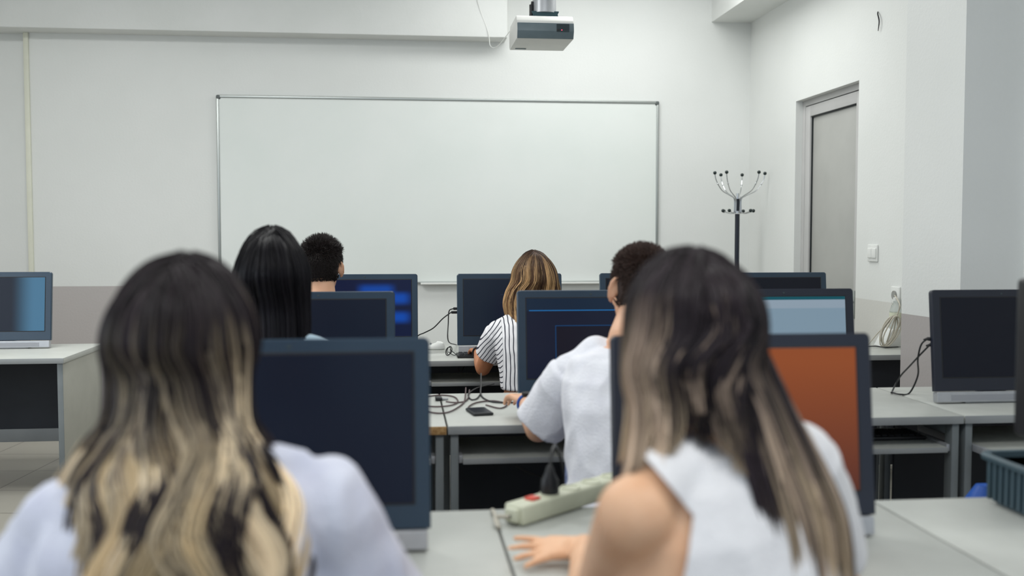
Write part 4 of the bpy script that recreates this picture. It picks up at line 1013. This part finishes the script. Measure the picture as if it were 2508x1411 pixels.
# right desk: leads of the dark monitor
for i, (v, u2) in enumerate(((830, 2272), (845, 2278))):
    b0 = P(2294, v, 3.69); b1 = P(u2, v, 3.69)
    pl = MB().box(b1.x, b0.x, b0.y - .009, b0.y + .009, b0.z - .007, b0.z + .007, .003).tube([b1, b1 + Vector((-.016, 0, -.003))], [.006, .003], 8).build('plug', M['black'])
    tag(pl, ('upper' if i == 0 else 'lower') + ' black plug in the side of the switched-off monitor by the column', 'plug')
cable('lead', [P(2271, 830, 3.69), P(2256, 845, 3.72), P(2248, 880, 3.76), P(2248, 920, 3.82), D(2228, 962, .006), D(2205, 966, .006), D(2184, 961, .006)], .0034, M['cable'], 'black lead curving down onto the desk by the column')
cable('lead', [P(2277, 845, 3.69), P(2250, 873, 3.75), P(2225, 900, 3.85), P(2208, 918, 3.93), P(2195, 938, 3.98), D(2186, 957, .006), D(2183, 962, .006)], .0034, M['cable'], 'black lead running diagonally left from the monitor by the column')
# corner desk: bottle, box, cable coil
q = P(2193, 790, 5.58)
bt = thing('water_bottle', (q.x, 5.58, T + .10), 'clear plastic bottle standing on the white box by the column', 'bottle')
MB().lathe([(.030, 0), (.034, .006), (.034, .05), (.031, .055), (.034, .06), (.034, .10), (.022, .135), (.013, .15), (.013, .165)], (q.x, 5.58, T + .10), 24).build('bottle_body', M['clear'], bt)
MB().lathe([(.015, .160), (.015, .178), (.003, .180)], (q.x, 5.58, T + .10), 20).build('bottle_cap', M['white'], bt)
MB().lathe([(.0345, .062), (.0345, .092), (.0343, .0925)], (q.x, 5.58, T + .10), 24).build('bottle_label', M['cream'], bt)
b0 = D(2168, 846); x0 = P(2163, 846, 5.52).x; x1 = 2.86
wbx = MB().prism([(x0, T), (x1, T), (x1, T + .1), (x0 + .055, T + .1)], .12, Matrix(((1, 0, 0, 0), (0, 0, 1, 5.52), (0, 1, 0, 0), (0, 0, 0, 1))), .004)
tag(wbx.build('router_box', M['white']), 'white wedge shaped box on the corner desk by the column', 'box')
coil = []
cxx, cyy, czz = P(2178, 800, 5.48).x, 5.48, DESK + .11
for k in range(90):
    a = k / 90 * 2 * math.pi * 4.2; rx_ = .055 + .008 * math.sin(k * .7); coil.append(Vector((cxx + .75 * rx_ * math.cos(a) + .35 * .09 * math.sin(a) + .01 * math.sin(k * .13), cyy + .014 * math.sin(a * .24 + k * .02) - .01, czz + .085 * math.sin(a) - .012)))
coil = [Vector((c.x, c.y, max(c.z, DESK + .006))) for c in coil]
tag(MB().tube(coil, .0042, 6).build('cable_coil', M['cable_cream']), 'cream cable coil propped against the white box', 'cable')
cable('lead', [on_wall(2200, 724) + Vector((-.02, 0, 0)), P(2203, 745, 5.45), P(2200, 765, 5.46), P(2188, 790, 5.48), P(2172, 838, 5.49), D(2168, 846, .006)], .0042, M['cable_cream'], 'cream cable falling from the wall socket to the corner desk')
cable('lead', [P(2185, 775, 5.47), P(2165, 800, 5.47), P(2142, 825, 5.5), D(2120, 852, .006)], .003, M['cable_cream'], 'thin cream cable slanting left from the coil')
cable('lead', [D(2200, 850, .005), D(2170, 851, .005), D(2140, 848, .005), D(2110, 850, .005)], .003, M['cable'], 'dark cable lying flat on the corner desk')
keyboard(P(2470, 1110, 3.12).x + .24, 3.12, 'black keyboard on the pulled-out tray at the right', z=.607)
keyboard(1.70, 3.60, 'black keyboard on the tray under the long seam desk', z=.607)
# basket
bxl = P(2408, 1200, 2.30).x; bxr, byf, byb = bxl + .42, 2.05, 2.30
bz0, bz1 = T, DESK + .115
t = thing('basket', ((bxl + bxr) / 2, (byf + byb) / 2, T), 'grey blue ribbed plastic basket on the near right desk', 'basket')
def rr_ring(x0, x1, y0, y1, z, r=.03, n=5):
    out = []
    for cx, cy, a0 in ((x1 - r, y1 - r, 0), (x0 + r, y1 - r, 90), (x0 + r, y0 + r, 180), (x1 - r, y0 + r, 270)):
        for k in range(n): a = math.radians(a0 + 90 * k / (n - 1)); out.append(Vector((cx + r * math.cos(a), cy + r * math.sin(a), z)))
    return out
i_ = .012; w_ = .003
sh = [rr_ring(bxl + i_, bxr - i_, byf + i_, byb - i_, bz0), rr_ring(bxl, bxr, byf, byb, bz1), rr_ring(bxl + w_, bxr - w_, byf + w_, byb - w_, bz1), rr_ring(bxl + i_ + w_, bxr - i_ - w_, byf + i_ + w_, byb - i_ - w_, bz0 + .004)]
MB().rings(sh).build('tub', M['basket'], t)
MB().rings([rr_ring(bxl - .012, bxr + .012, byf - .012, byb + .012, bz1 - .012), rr_ring(bxl - .014, bxr + .014, byf - .014, byb + .014, bz1 - .002), rr_ring(bxl - .008, bxr + .008, byf - .008, byb + .008, bz1 + .004), rr_ring(bxl + .002, bxr - .002, byf + .002, byb - .002, bz1 + .002), rr_ring(bxl + .002, bxr - .002, byf + .002, byb - .002, bz1 - .012)]).build('rim', M['basket'], t)
rb = MB()
for k in range(9):
    y = byf + .03 + k * (byb - byf - .06) / 8; rb.box(bxl - .007, bxl + .008, y - .006, y + .006, bz0 + .01, bz1 - .012, .002, 1)
for k in range(10):
    x = bxl + .035 + k * (bxr - bxl - .07) / 9; rb.box(x - .006, x + .006, byf - .006, byf + .008, bz0 + .01, bz1 - .012, .002, 1)
rb.build('side_ribs', M['basket'], t)
q = P(2385, 1200, 2.9)
t = thing('bag', (q.x, 2.9, 0), 'bright blue bag standing on the floor behind the basket', 'bag')
zt_ = P(2395, 1188, 2.9).z
MB().rings([oval((q.x + dx, 2.9, z), a, b, Matrix.Identity(3), 24, 3) for z, a, b, dx in ((.003, .13, .08, .08), (.03, .15, .10, .08), (zt_ * .6, .14, .09, .075), (zt_ * .9, .08, .05, .05), (zt_, .025, .02, .035))]).build('bag_body', M['blue'], t)
# leads under the front desk
for pts, lb in (([P(1120, 900, 5.3), P(1128, 912, 5.3), P(1136, 900, 5.32), P(1140, 897, 5.35)], 'short black lead looped under the front desk edge'),
                ([P(1216, 897, 5.3), P(1222, 906, 5.28), P(1232, 898, 5.3), P(1226, 925, 5.32), P(1235, 955, 5.35)], 'black lead hanging beside the elbow of the striped shirt person'),
                ([P(1262, 1140, 3.6), P(1300, 1160, 3.65), P(1345, 1170, 3.7), P(1375, 1172, 3.75), P(1376, 1130, 3.8)], 'black lead drooping under the middle desk')):
    cable('lead', pts, .003, M['cable'], lb)
